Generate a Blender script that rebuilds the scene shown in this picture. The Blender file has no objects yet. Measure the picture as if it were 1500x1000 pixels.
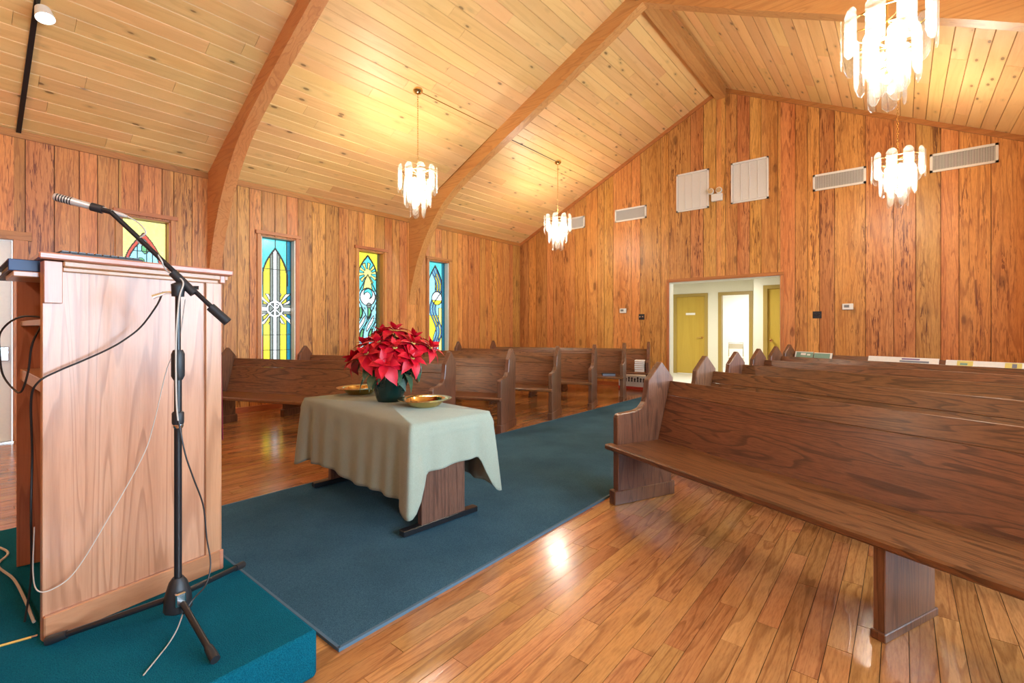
import bpy, bmesh, math, random
from mathutils import Vector, Matrix
random.seed(7)
R = math.radians
PI = math.pi
scene = bpy.context.scene
COL = scene.collection

# ------------------------------------------------------------------ camera, world, light
W, YB, YF, ZE, ZR = 4.94, 9.567, -2.6, 3.459, 5.892
SL = (ZR - ZE) / W
HP = 0.17                                    # platform height
cam_d = bpy.data.cameras.new('camera')
cam = bpy.data.objects.new('camera', cam_d)
COL.objects.link(cam)
cam.location = (2.682, 0, 1.25)
cam.rotation_euler = (PI / 2, 0, 0.6897)
cam_d.sensor_width = 36
cam_d.lens = 692.33 / 1500 * 36
cam_d.shift_y = -(500 - 482.23) / 1500
cam_d.clip_start = 0.02
scene.camera = cam

world = bpy.data.worlds.new('world')
scene.world = world
world.use_nodes = True
world.node_tree.nodes['Background'].inputs[0].default_value = (0.82, 0.92, 1.0, 1)
world.node_tree.nodes['Background'].inputs[1].default_value = 1.7
scene.view_settings.view_transform = 'Standard'
scene.view_settings.look = 'None'
scene.view_settings.gamma = 1
scene.view_settings.use_curve_mapping = False
scene.view_settings.exposure = 0.5

CHANDELIER_W = 105
HALL_W = 55
WINDOW_W = 140


def area_light(name, loc, rot, sx, sy, power, color):
    l = bpy.data.lights.new(name, 'AREA')
    l.shape = 'RECTANGLE'
    l.size, l.size_y, l.energy, l.color = sx, sy, power, color
    o = bpy.data.objects.new(name, l)
    COL.objects.link(o)
    o.location, o.rotation_euler = loc, rot
    return o


# area lights at unseen right-wall windows, added for cool daylight (panes are built further down)
ADDED_WINDOWS = [(0.25, 1.25), (1.4, 2.35), (2.66, 3.16), (3.36, 4.4), (5.0, 5.55), (6.6, 7.15)]
for (ya, yb) in ADDED_WINDOWS:
    area_light('window_daylight', (W + 0.2, (ya + yb) / 2, 1.6), (0, PI / 2, 0), 2.0, yb - ya,
               WINDOW_W * (yb - ya), (0.60, 0.81, 1.0))

# ------------------------------------------------------------------ helpers


class B:
    """collects shapes, then links them as one mesh object"""

    def __init__(self):
        self.bm = bmesh.new()

    def _add(self, vs, fs, M=None):
        v = [self.bm.verts.new(M @ Vector(p) if M else p) for p in vs]
        for f in fs:
            try:
                self.bm.faces.new([v[i] for i in f])
            except ValueError:
                pass
        return v

    def box(self, x0, x1, y0, y1, z0, z1, M=None):
        vs = [(x, y, z) for z in (z0, z1) for y in (y0, y1) for x in (x0, x1)]
        fs = [(0, 2, 3, 1), (4, 5, 7, 6), (0, 1, 5, 4), (2, 6, 7, 3), (0, 4, 6, 2), (1, 3, 7, 5)]
        self._add(vs, fs, M)
        return self

    def prism(self, poly, a0, a1, plane='xz', M=None):
        """poly in 2D; extruded along the third axis from a0 to a1"""
        def P(p, a):
            return {'xz': (p[0], a, p[1]), 'yz': (a, p[0], p[1]), 'xy': (p[0], p[1], a)}[plane]
        n = len(poly)
        vs = [P(p, a0) for p in poly] + [P(p, a1) for p in poly]
        fs = [tuple(range(n)), tuple(range(2 * n - 1, n - 1, -1))]
        fs += [(i, i + n, (i + 1) % n + n, (i + 1) % n) for i in range(n)]
        self._add(vs, fs, M)
        return self

    def lathe(self, prof, c=(0, 0, 0), n=24, M=None, cap=True):
        vs, fs = [], []
        for (r, z) in prof:
            for k in range(n):
                a = 2 * PI * k / n
                vs.append((c[0] + r * math.cos(a), c[1] + r * math.sin(a), c[2] + z))
        for i in range(len(prof) - 1):
            for k in range(n):
                fs.append((i * n + k, i * n + (k + 1) % n, (i + 1) * n + (k + 1) % n, (i + 1) * n + k))
        if cap:
            fs.append(tuple(range(n - 1, -1, -1)))
            fs.append(tuple(range((len(prof) - 1) * n, len(prof) * n)))
        self._add(vs, fs, M)
        return self

    def tube(self, pts, r, n=8, M=None, closed=False):
        pts = [Vector(p) for p in pts]
        m = len(pts)
        rr = r if isinstance(r, (list, tuple)) else [r] * m
        vs, fs = [], []
        up = None
        for i, p in enumerate(pts):
            if closed:
                t = (pts[(i + 1) % m] - pts[i - 1]).normalized()
            else:
                t = (pts[min(i + 1, m - 1)] - pts[max(i - 1, 0)]).normalized()
            if up is None:
                up = Vector((0, 0, 1)) if abs(t.z) < 0.9 else Vector((1, 0, 0))
            a = t.cross(up).normalized()
            up = a.cross(t).normalized()
            for k in range(n):
                an = 2 * PI * k / n
                vs.append(p + (a * math.cos(an) + up * math.sin(an)) * rr[i])
        for i in range(m if closed else m - 1):
            j = (i + 1) % m
            for k in range(n):
                fs.append((i * n + k, i * n + (k + 1) % n, j * n + (k + 1) % n, j * n + k))
        if not closed:
            fs.append(tuple(range(n - 1, -1, -1)))
            fs.append(tuple(range((m - 1) * n, m * n)))
        self._add(vs, fs, M)
        return self

    def sphere(self, c, r, nu=12, nv=8, sz=1.0, M=None):
        prof = [(max(r * math.sin(PI * i / nv), 1e-4), -r * sz * math.cos(PI * i / nv)) for i in range(nv + 1)]
        return self.lathe(prof, c, nu, M)

    def build(self, name, mat, parent=None, smooth=False, bevel=0.0, M=None):
        bm = self.bm
        if bevel:
            bmesh.ops.remove_doubles(bm, verts=bm.verts, dist=1e-5)
            es = [e for e in bm.edges if len(e.link_faces) == 2 and e.calc_face_angle(0) > 0.5]
            bmesh.ops.bevel(bm, geom=es, offset=bevel, segments=1, affect='EDGES', clamp_overlap=True)
        bmesh.ops.recalc_face_normals(bm, faces=bm.faces)
        me = bpy.data.meshes.new(name)
        bm.to_mesh(me)
        bm.free()
        if mat:
            me.materials.append(mat)
        if smooth:
            me.polygons.foreach_set('use_smooth', [True] * len(me.polygons))
        o = bpy.data.objects.new(name, me)
        COL.objects.link(o)
        if smooth:
            mod = o.modifiers.new('edges', 'EDGE_SPLIT')
            mod.split_angle = R(40)
        if parent:
            o.parent = parent
        if M is not None:
            o.matrix_basis = M
        return o


def spline(pts, n=8):
    """Catmull-Rom through the points"""
    P = [Vector(p) for p in pts]
    P = [2 * P[0] - P[1]] + P + [2 * P[-1] - P[-2]]
    out = []
    for i in range(1, len(P) - 2):
        for k in range(n):
            t = k / n
            a, b, c, d = P[i - 1], P[i], P[i + 1], P[i + 2]
            out.append(0.5 * ((2 * b) + (c - a) * t + (2 * a - 5 * b + 4 * c - d) * t * t + (3 * b - a - 3 * c + d) * t ** 3))
    out.append(P[-2])
    return out


def thing(name, label, cat, loc=(0, 0, 0), rz=0, group=None):
    o = bpy.data.objects.new(name, None)
    COL.objects.link(o)
    o.empty_display_size = 0.1
    o.location = loc
    o.rotation_euler = (0, 0, rz)
    return tag(o, label, cat, group)


def tag(o, label, cat, group=None):
    o['label'] = label
    o['category'] = cat
    if group:
        o['group'] = group
    return o


def struct(o, label=None):
    o['kind'] = 'structure'
    if label:
        o['label'] = label
    return o


def copy_tree(o, parent=None):
    c = o.copy()
    COL.objects.link(c)
    c.parent = parent
    for ch in list(o.children):
        copy_tree(ch, c)
    return c


# ------------------------------------------------------------------ materials
class N:
    def __init__(self, name):
        self.m = bpy.data.materials.new(name)
        self.m.use_nodes = True
        self.t = self.m.node_tree
        self.t.nodes.clear()
        self.out = self.t.nodes.new('ShaderNodeOutputMaterial')

    def n(self, typ, **kw):
        nd = self.t.nodes.new(typ)
        for k, v in kw.items():
            if k.startswith('_'):
                setattr(nd, k[1:], v)
        return nd

    def link(self, a, b):
        self.t.links.new(a, b)

    def math(self, op, a, b=None, c=None, clamp=False):
        nd = self.t.nodes.new('ShaderNodeMath')
        nd.operation = op
        nd.use_clamp = clamp
        for i, x in enumerate((a, b, c)):
            if x is None:
                continue
            if isinstance(x, (int, float)):
                nd.inputs[i].default_value = x
            else:
                self.link(x, nd.inputs[i])
        return nd.outputs[0]

    def mix(self, fac, a, b, blend='MIX'):
        nd = self.t.nodes.new('ShaderNodeMix')
        nd.data_type = 'RGBA'
        nd.blend_type = blend
        for idx, x in ((0, fac), (6, a), (7, b)):
            if isinstance(x, (int, float)):
                nd.inputs[idx].default_value = x
            elif isinstance(x, tuple):
                nd.inputs[idx].default_value = (*x, 1) if len(x) == 3 else x
            else:
                self.link(x, nd.inputs[idx])
        return nd.outputs[2]

    def ramp(self, fac, stops):
        nd = self.t.nodes.new('ShaderNodeValToRGB')
        el = nd.color_ramp.elements
        while len(el) < len(stops):
            el.new(0.5)
        for e, (p, c) in zip(el, stops):
            e.position = p
            e.color = (c, c, c, 1) if isinstance(c, (int, float)) else (*c, 1)
        self.link(fac, nd.inputs[0])
        return nd.outputs[0]

    def noise(self, vec, scale, detail=3, rough=0.5, dist=0.0):
        nd = self.t.nodes.new('ShaderNodeTexNoise')
        nd.inputs['Scale'].default_value = scale
        nd.inputs['Detail'].default_value = detail
        nd.inputs['Roughness'].default_value = rough
        nd.inputs['Distortion'].default_value = dist
        if vec is not None:
            self.link(vec, nd.inputs['Vector'])
        return nd.outputs[0]

    def principled(self, color=None, rough=0.5, metal=0.0, bump=None, bump_s=0.1, spec=0.5, coat=0.0, coat_r=0.1, sheen=0.0):
        p = self.t.nodes.new('ShaderNodeBsdfPrincipled')
        if isinstance(color, tuple):
            p.inputs['Base Color'].default_value = (*color, 1)
        elif color is not None:
            self.link(color, p.inputs['Base Color'])
        if isinstance(rough, (int, float)):
            p.inputs['Roughness'].default_value = rough
        else:
            self.link(rough, p.inputs['Roughness'])
        p.inputs['Metallic'].default_value = metal
        p.inputs['Specular IOR Level'].default_value = spec
        p.inputs['Coat Weight'].default_value = coat
        p.inputs['Coat Roughness'].default_value = coat_r
        p.inputs['Sheen Weight'].default_value = sheen
        if bump is not None:
            b = self.t.nodes.new('ShaderNodeBump')
            b.inputs['Strength'].default_value = bump_s
            b.inputs['Distance'].default_value = 0.01
            self.link(bump, b.inputs['Height'])
            self.link(b.outputs[0], p.inputs['Normal'])
        self.link(p.outputs[0], self.out.inputs[0])
        return p


def plain(name, color, rough=0.5, metal=0.0, spec=0.5, noise=0.06, coat=0.0, bump=0.0, nscale=40):
    m = N(name)
    tc = m.n('ShaderNodeTexCoord')
    n = m.noise(tc.outputs['Object'], nscale, 3)
    c = m.mix(m.ramp(n, [(0.3, 1 - noise), (0.7, 1.0)]), (0, 0, 0), color, 'MIX')
    c = m.mix(1.0, color, m.ramp(n, [(0.3, 1 - noise), (0.7, 1.0)]), 'MULTIPLY')
    m.principled(c, rough, metal, n if bump else None, bump, spec, coat)
    return m.m


def glow(name, color, strength):
    m = N(name)
    e = m.n('ShaderNodeEmission')
    e.inputs[0].default_value = (*color, 1)
    e.inputs[1].default_value = strength
    m.link(e.outputs[0], m.out.inputs[0])
    return m.m


def wood(name, axis, light, mid, dark, ring=9.0, stretch=14.0, scale=3.0, fig=0.6, fiber=0.25, knots=0.0,
         knot_scale=2.2, rough=0.45, spec=0.5, coat=0.0, coat_r=0.15, var=0.22, hue=0.012, bump=0.12, flecks=0.0):
    """plain sawn timber; grain runs along axis (0, 1, 2) of the object's own space"""
    m = N(name)
    tc = m.n('ShaderNodeTexCoord')
    oi = m.n('ShaderNodeObjectInfo')
    ge = m.n('ShaderNodeNewGeometry')
    rnd = m.math('FRACT', m.math('ADD', m.math('MULTIPLY', oi.outputs['Random'], 1.0), m.math('MULTIPLY', ge.outputs['Random Per Island'], 3.7)))
    comb = m.n('ShaderNodeCombineXYZ')
    for i, k in enumerate((37.0, 61.0, 53.0)):
        m.link(m.math('MULTIPLY', rnd, k), comb.inputs[i])
    add = m.n('ShaderNodeVectorMath', _operation='ADD')
    m.link(tc.outputs['Object'], add.inputs[0])
    m.link(comb.outputs[0], add.inputs[1])
    mp = m.n('ShaderNodeMapping')
    sc = [scale] * 3
    sc[axis] = scale / stretch
    mp.inputs['Scale'].default_value = sc
    m.link(add.outputs[0], mp.inputs['Vector'])
    v = mp.outputs[0]
    base = m.noise(v, 1.0, 2, 0.45, 0.6)
    rings = m.math('FRACT', m.math('MULTIPLY', base, ring))
    band = m.ramp(rings, [(0.0, 0.05), (0.6, 0.18), (0.86, 1.0), (0.93, 0.9), (1.0, 0.0)])
    fib = m.noise(v, 22.0, 3, 0.65)
    big = m.noise(v, 0.7, 2, 0.5)
    c = m.mix(m.ramp(big, [(0.3, 0.0), (0.7, 1.0)]), light, mid)
    c = m.mix(m.math('MULTIPLY', band, fig), c, dark)
    c = m.mix(m.math('MULTIPLY', m.ramp(fib, [(0.42, 0.0), (0.72, 1.0)]), fiber), c, dark)
    h = m.math('ADD', m.math('MULTIPLY', band, 0.5), fib)
    if flecks:
        fl = m.noise(v, 5.0, 4, 0.6, 1.6)
        zone = m.ramp(m.noise(v, 0.9, 2, 0.5), [(0.42, 0.0), (0.6, 1.0)])
        zone = m.math('ADD', m.math('MULTIPLY', zone, 0.75), m.math('MULTIPLY', m.math('FRACT', m.math('MULTIPLY', rnd, 5.77)), 0.35))
        c = m.mix(m.math('MULTIPLY', m.math('MULTIPLY', m.ramp(fl, [(0.53, 0.0), (0.60, 1.0)]), zone), flecks, clamp=True), c, tuple(x * 0.6 for x in dark))
    if knots:
        mk_ = m.n('ShaderNodeMapping')
        ks = [knot_scale * 1.5] * 3
        ks[axis] = knot_scale * 0.62
        mk_.inputs['Scale'].default_value = ks
        m.link(add.outputs[0], mk_.inputs['Vector'])
        vo = m.n('ShaderNodeTexVoronoi')
        vo.inputs['Scale'].default_value = 1.0
        m.link(mk_.outputs[0], vo.inputs['Vector'])
        wob = m.noise(v, 8.0, 2)
        d = m.math('ADD', vo.outputs['Distance'], m.math('MULTIPLY', m.math('SUBTRACT', wob, 0.5), 0.05))
        kn = m.ramp(d, [(0.0, 1.0), (0.085, 0.95), (0.115, 0.25), (0.24, 0.0)])
        c = m.mix(m.math('MULTIPLY', kn, knots), c, tuple(x * 0.32 for x in dark))
    hsv = m.n('ShaderNodeHueSaturation')
    m.link(c, hsv.inputs['Color'])
    r2 = m.math('FRACT', m.math('MULTIPLY', rnd, 7.31))
    r3 = m.math('FRACT', m.math('MULTIPLY', rnd, 13.7))
    m.link(m.math('ADD', m.math('MULTIPLY', r2, var), 1.0 - var / 2), hsv.inputs['Value'])
    m.link(m.math('ADD', m.math('MULTIPLY', r3, hue * 2), 0.5 - hue), hsv.inputs['Hue'])
    m.principled(hsv.outputs[0], rough, 0, h, bump, spec, coat, coat_r)
    return m.m


def carpet(name, a, b):
    m = N(name)
    tc = m.n('ShaderNodeTexCoord')
    n = m.noise(tc.outputs['Object'], 260, 2, 0.7)
    n2 = m.noise(tc.outputs['Object'], 2.2, 3, 0.6)
    c = m.mix(m.ramp(n, [(0.3, 0.0), (0.7, 1.0)]), a, b)
    c = m.mix(m.math('MULTIPLY', m.ramp(n2, [(0.35, 0.0), (0.7, 1.0)]), 0.35), c, tuple(x * 0.6 for x in a))
    m.principled(c, 0.95, 0, n, 0.8, 0.1)
    return m.m


MAT = {}
MAT['wall'] = wood('wall_boards', 2, (0.72, 0.34, 0.095), (0.60, 0.235, 0.05), (0.27, 0.066, 0.012), ring=7, stretch=13,
                   scale=6.5, fig=0.5, fiber=0.45, knots=0.6, knot_scale=1.7, rough=0.42, var=0.34, hue=0.012, flecks=1.0)
MAT['wall_back'] = plain('wall_gap', (0.16, 0.05, 0.015), 0.8)
MAT['ceil'] = wood('ceiling_boards', 1, (0.84, 0.53, 0.22), (0.79, 0.46, 0.17), (0.54, 0.25, 0.065), ring=5, stretch=16, scale=5,
                   fig=0.22, fiber=0.10, knots=0.85, knot_scale=4.2, rough=0.45, var=0.16, hue=0.008)
MAT['beam'] = wood('beam_timber', 0, (0.66, 0.34, 0.11), (0.60, 0.275, 0.08), (0.38, 0.13, 0.03), ring=10, stretch=9, scale=4, fig=0.45,
                   fiber=0.25, rough=0.4, var=0.08)
MAT['ridge'] = wood('ridge_timber', 1, (0.60, 0.29, 0.095), (0.54, 0.23, 0.065), (0.34, 0.11, 0.025), ring=10, stretch=9, scale=4, fig=0.4,
                    fiber=0.25, rough=0.4, var=0.08)
TR = dict(ring=8, stretch=12, scale=6, fig=0.4, fiber=0.3, rough=0.42, var=0.12)
MAT['trim_x'] = wood('trim_across', 0, (0.50, 0.19, 0.055), (0.44, 0.145, 0.035), (0.23, 0.06, 0.014), **TR)
MAT['trim_y'] = wood('trim_along', 1, (0.50, 0.19, 0.055), (0.44, 0.145, 0.035), (0.23, 0.06, 0.014), **TR)
MAT['trim_z'] = wood('trim_upright', 2, (0.60, 0.25, 0.075), (0.52, 0.19, 0.05), (0.27, 0.075, 0.018), **TR)
MAT['floor'] = wood('floor_oak', 1, (0.56, 0.255, 0.085), (0.47, 0.19, 0.055), (0.16, 0.045, 0.012), ring=9, stretch=11, scale=6.5, fig=0.5,
                    fiber=0.45, rough=0.2, spec=0.55, coat=0.25, coat_r=0.12, var=0.3, hue=0.008, bump=0.05)
MAT['floor_gap'] = plain('floor_gap', (0.05, 0.02, 0.008), 0.8)
PW = dict(ring=14, stretch=11, scale=6.5, fig=0.68, fiber=0.55, rough=0.32, spec=0.5, coat=0.15, coat_r=0.2, var=0.1, hue=0.006, bump=0.06)
MAT['pew_x'] = wood('pew_oak_long', 0, (0.25, 0.098, 0.034), (0.19, 0.07, 0.024), (0.04, 0.013, 0.005), **PW)
MAT['pew_z'] = wood('pew_oak_upright', 2, (0.22, 0.092, 0.042), (0.165, 0.064, 0.03), (0.06, 0.02, 0.01), **PW)
MAT['podium_z'] = wood('lectern_cedar', 2, (0.55, 0.26, 0.15), (0.48, 0.20, 0.105), (0.24, 0.075, 0.032), ring=13, stretch=20, scale=6.0,
                       fig=0.5, fiber=0.25, rough=0.3, coat=0.35, coat_r=0.22, var=0.05, bump=0.04)
MAT['podium_y'] = wood('lectern_rail', 1, (0.54, 0.25, 0.13), (0.47, 0.19, 0.09), (0.26, 0.085, 0.035), ring=12, stretch=10, scale=4,
                       fig=0.4, fiber=0.25, rough=0.3, coat=0.35, coat_r=0.22, var=0.06, bump=0.04)
MAT['table_z'] = wood('table_walnut', 2, (0.21, 0.10, 0.06), (0.16, 0.07, 0.042), (0.06, 0.025, 0.016), **PW)
MAT['carpet'] = carpet('aisle_carpet', (0.022, 0.075, 0.115), (0.085, 0.18, 0.24))
MAT['platform'] = carpet('platform_carpet', (0.0, 0.08, 0.125), (0.004, 0.165, 0.235))
MAT['binding'] = plain('carpet_binding', (0.08, 0.14, 0.19), 0.8)
MAT['white'] = plain('white_paint', (0.80, 0.78, 0.70), 0.4, noise=0.04)
MAT['vent'] = plain('vent_enamel', (0.78, 0.74, 0.66), 0.35, noise=0.03)
MAT['vent_in'] = plain('vent_duct', (0.22, 0.20, 0.18), 0.7)
MAT['cream'] = plain('cream_wall', (0.83, 0.80, 0.64), 0.6, noise=0.03)
MAT['whitewall'] = plain('white_wall', (0.9, 0.9, 0.88), 0.6, noise=0.02)
MAT['halldoor'] = wood('hall_door_veneer', 2, (0.60, 0.40, 0.07), (0.55, 0.35, 0.055), (0.42, 0.24, 0.03), ring=5, stretch=18, scale=3, fig=0.2, fiber=0.2, rough=0.35, var=0.04)
MAT['hallframe'] = plain('hall_door_frame', (0.42, 0.29, 0.07), 0.4)
MAT['black'] = plain('black_metal', (0.012, 0.012, 0.014), 0.32, 0.0, 0.5)
MAT['blackplastic'] = plain('black_plastic', (0.016, 0.016, 0.018), 0.5)
MAT['cable'] = plain('cable_rubber', (0.02, 0.016, 0.015), 0.5)
MAT['palecable'] = plain('pale_cable', (0.52, 0.45, 0.38), 0.5)
MAT['chrome'] = plain('chrome', (0.75, 0.75, 0.75), 0.2, 1.0)
MAT['mic'] = plain('mic_nickel', (0.72, 0.70, 0.66), 0.32, 0.55)
MAT['brass'] = plain('brass', (0.80, 0.56, 0.22), 0.18, 1.0, noise=0.1)
MAT['felt'] = plain('plate_felt', (0.45, 0.17, 0.08), 0.9)
MAT['foil'] = plain('green_foil', (0.002, 0.026, 0.021), 0.08, 0.2, 0.9, noise=0.5, bump=1.0, nscale=16)
MAT['soil'] = plain('soil', (0.03, 0.018, 0.01), 0.95, noise=0.5)
MAT['leaf'] = plain('poinsettia_leaf', (0.035, 0.095, 0.045), 0.42, noise=0.4)
MAT['bract'] = plain('poinsettia_bract', (0.66, 0.002, 0.022), 0.5, noise=0.35, nscale=18)
MAT['cyathia'] = plain('poinsettia_buds', (0.65, 0.5, 0.12), 0.6)
MAT['stem'] = plain('poinsettia_stem', (0.16, 0.2, 0.07), 0.7)
MAT['bluebook'] = plain('blue_binder', (0.012, 0.035, 0.11), 0.45)
MAT['darkbook'] = plain('dark_hymnal', (0.02, 0.03, 0.05), 0.5)
MAT['paper'] = plain('paper', (0.85, 0.82, 0.74), 0.7)
MAT['redcloth'] = plain('red_cloth', (0.22, 0.008, 0.02), 0.85)
MAT['red'] = plain('red_paint', (0.55, 0.05, 0.03), 0.6)
MAT['orange'] = plain('orange_plastic', (0.6, 0.13, 0.03), 0.5)
MAT['pencil'] = plain('pencil_paint', (0.75, 0.42, 0.08), 0.5)
MAT['greencard'] = plain('green_card', (0.22, 0.36, 0.27), 0.6)
MAT['yellowcard'] = plain('yellow_card', (0.75, 0.62, 0.16), 0.6)
MAT['purple'] = plain('purple_ink', (0.22, 0.12, 0.26), 0.6)
MAT['greyink'] = plain('grey_ink', (0.2, 0.22, 0.26), 0.6)
MAT['ink'] = plain('dark_ink', (0.06, 0.05, 0.045), 0.6)
MAT['kraft'] = plain('brown_board', (0.33, 0.16, 0.06), 0.6)
MAT['platform_edge'] = MAT['platform']
MAT['bulb'] = glow('bulb_glow', (1.0, 0.95, 0.84), 45)
MAT['panel_glow'] = glow('ceiling_panel_glow', (1.0, 0.97, 0.88), 8)

m = N('cloth_linen')
tc = m.n('ShaderNodeTexCoord')
n1 = m.noise(tc.outputs['Object'], 380, 2, 0.6)
n2 = m.noise(tc.outputs['Object'], 6, 4, 0.6)
c_ = m.mix(m.ramp(n1, [(0.3, 0.0), (0.7, 1.0)]), (0.265, 0.295, 0.225), (0.36, 0.395, 0.31))
c_ = m.mix(m.math('MULTIPLY', m.ramp(n2, [(0.4, 0.0), (0.7, 1.0)]), 0.2), c_, (0.23, 0.235, 0.165))
m.principled(c_, 0.9, 0, m.math('ADD', n1, m.math('MULTIPLY', n2, 2.5)), 0.35, 0.2, sheen=0.15)
MAT['linen'] = m.m

m = N('chandelier_glass')
tr = m.n('ShaderNodeBsdfTransparent')
tr.inputs[0].default_value = (0.97, 0.97, 0.95, 1)
tl = m.n('ShaderNodeBsdfTranslucent')
tl.inputs[0].default_value = (0.5, 0.5, 0.48, 1)
gl = m.n('ShaderNodeBsdfGlossy')
gl.inputs['Roughness'].default_value = 0.12
tc = m.n('ShaderNodeTexCoord')
wv = m.noise(tc.outputs['Object'], 30, 3, 0.6, 1.5)
bp = m.n('ShaderNodeBump')
bp.inputs['Strength'].default_value = 0.6
m.link(wv, bp.inputs['Height'])
m.link(bp.outputs[0], gl.inputs['Normal'])
mx = m.n('ShaderNodeMixShader')
m.link(m.ramp(wv, [(0.4, 0.05), (0.62, 0.24)]), mx.inputs[0])
m.link(tr.outputs[0], mx.inputs[1])
m.link(tl.outputs[0], mx.inputs[2])
mx2 = m.n('ShaderNodeMixShader')
mx2.inputs[0].default_value = 0.12
m.link(mx.outputs[0], mx2.inputs[1])
m.link(gl.outputs[0], mx2.inputs[2])
m.link(mx2.outputs[0], m.out.inputs[0])
MAT['crystal'] = m.m


def art_glass(name, col):
    m = N(name)
    tr = m.n('ShaderNodeBsdfTransparent')
    tc = m.n('ShaderNodeTexCoord')
    nz = m.noise(tc.outputs['Object'], 26, 3, 0.6, 0.8)
    c = m.mix(1.0, col, m.ramp(nz, [(0.3, 0.72), (0.7, 1.0)]), 'MULTIPLY')
    m.link(c, tr.inputs[0])
    gl = m.n('ShaderNodeBsdfGlossy')
    gl.inputs['Roughness'].default_value = 0.2
    mx = m.n('ShaderNodeMixShader')
    mx.inputs[0].default_value = 0.04
    m.link(tr.outputs[0], mx.inputs[1])
    m.link(gl.outputs[0], mx.inputs[2])
    m.link(mx.outputs[0], m.out.inputs[0])
    return m.m


GLASS = {
    'teal': art_glass('glass_teal', (0.10, 0.52, 0.50)), 'deep': art_glass('glass_deep_teal', (0.015, 0.17, 0.25)),
    'yellow': art_glass('glass_yellow', (0.86, 0.70, 0.05)), 'lemon': art_glass('glass_lemon', (0.85, 0.80, 0.22)),
    'white': art_glass('glass_white', (0.9, 0.9, 0.86)), 'grey': art_glass('glass_grey', (0.22, 0.23, 0.19)),
    'red': art_glass('glass_red', (0.55, 0.08, 0.05)), 'aqua': art_glass('glass_aqua', (0.33, 0.72, 0.78)),
    'green': art_glass('glass_green', (0.13, 0.40, 0.16)), 'blue': art_glass('glass_blue', (0.16, 0.34, 0.62)),
    'clear': art_glass('glass_clear', (0.92, 0.95, 0.97)),
}
MAT['lead'] = plain('lead_came', (0.035, 0.035, 0.035), 0.5, 0.3)
import numpy as np
# ------------------------------------------------------------------ floor
CW, CX, CY = 692.33, 2.682, 0.6897


def seen_area(x0, x1, y0, y1):
    """rough size in the picture of a floor piece, only to decide which planks become single objects"""
    P = []
    for x, y in ((x0, y0), (x1, y0), (x1, y1), (x0, y1)):
        dx = x - CX
        D = -dx * math.sin(CY) + y * math.cos(CY)
        if D < 0.6:
            return 0
        P.append((750 + CW * (dx * math.cos(CY) + y * math.sin(CY)) / D, 482 + CW * 1.25 / D))
    if max(p[0] for p in P) < 0 or min(p[0] for p in P) > 1500 or min(p[1] for p in P) > 1000:
        return 0
    return abs(sum(P[i][0] * P[(i + 1) % 4][1] - P[(i + 1) % 4][0] * P[i][1] for i in range(4))) / 2


floor = struct(B().box(-W - 0.1, W + 0.1, YF - 0.1, YB + 0.02, -0.12, -0.012).build('floor', MAT['floor_gap']),
               'glossy orange-brown oak strip floor running the length of the hall')
planks = []
x = -W
while x < W - 0.01:
    x2 = min(x + 0.084, W)
    y = YF - random.random() * 0.8
    while y < YB:
        y2 = min(y + random.uniform(0.45, 1.5), YB)
        if y2 > YF and y2 - max(y, YF) > 0.03:
            ya = max(y, YF)
            covered = (x > -0.97 and x2 < 0.97 and ya > 1.1) or (x > -1.03 and x2 < 1.03 and y2 < 0.8)
            planks.append((0 if covered else seen_area(x, x2, ya, y2), x, x2, ya, y2))
        y = y2
    x = x2
planks.sort(reverse=True)
g = 0.0012
rest = B()
for i, (a, x0, x1, y0, y1) in enumerate(planks):
    dz = random.uniform(-0.0006, 0.0006)
    b = B() if i < 290 else rest
    b.box(x0 + g, x1 - g, y0 + g, y1 - g, -0.0125, dz)
    if i < 290:
        b.build('plank', MAT['floor'], floor)
o = rest.build('floor_planks', MAT['floor'], floor)
o['kind'] = 'stuff'

# ------------------------------------------------------------------ ceiling
for side, nm in ((-1, 'ceiling_left'), (1, 'ceiling_right')):
    def cp(x, lift):        # x counted from ridge outwards
        return (side * x, ZR - SL * x + lift)
    c = B()
    c.prism([cp(0, 0.03), cp(W + 0.2, 0.03), cp(W + 0.2, 0.2), cp(0, 0.2)], YF - 0.1, YB + 0.15)
    ceil = struct(c.build(nm, MAT['wall_back']), ('left' if side < 0 else 'right') + ' slope of the knotty pine plank ceiling')
    x = 0.0
    while x < W + 0.1:
        x2 = x + 0.148
        y = YF - random.random() * 2.0
        while y < YB + 0.05:
            y2 = min(y + random.uniform(1.4, 3.4), YB + 0.1)
            if y2 > YF and y2 - y > 0.02:
                ga = 0.0025
                lift = random.uniform(-0.001, 0.001)
                b = B()
                b.prism([cp(x + ga + 0.003, lift), cp(x2 - ga - 0.003, lift), cp(x2 - ga, lift + 0.006), cp(x2 - ga, 0.04), cp(x + ga, 0.04), cp(x + ga, lift + 0.006)], max(y, YF - 0.05) + 0.0015, y2 - 0.0015)
                b.build('plank', MAT['ceil'], ceil)
            y = y2
        x = x2

# ------------------------------------------------------------------ boarded walls
WIN_L = [(1.47, 1.985), (3.16, 3.69), (4.855, 5.395), (6.51, 7.065)]
WZ0, WZ1 = 0.42, 2.70
DOOR = (-1.01, 1.01, 2.2115)


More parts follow.
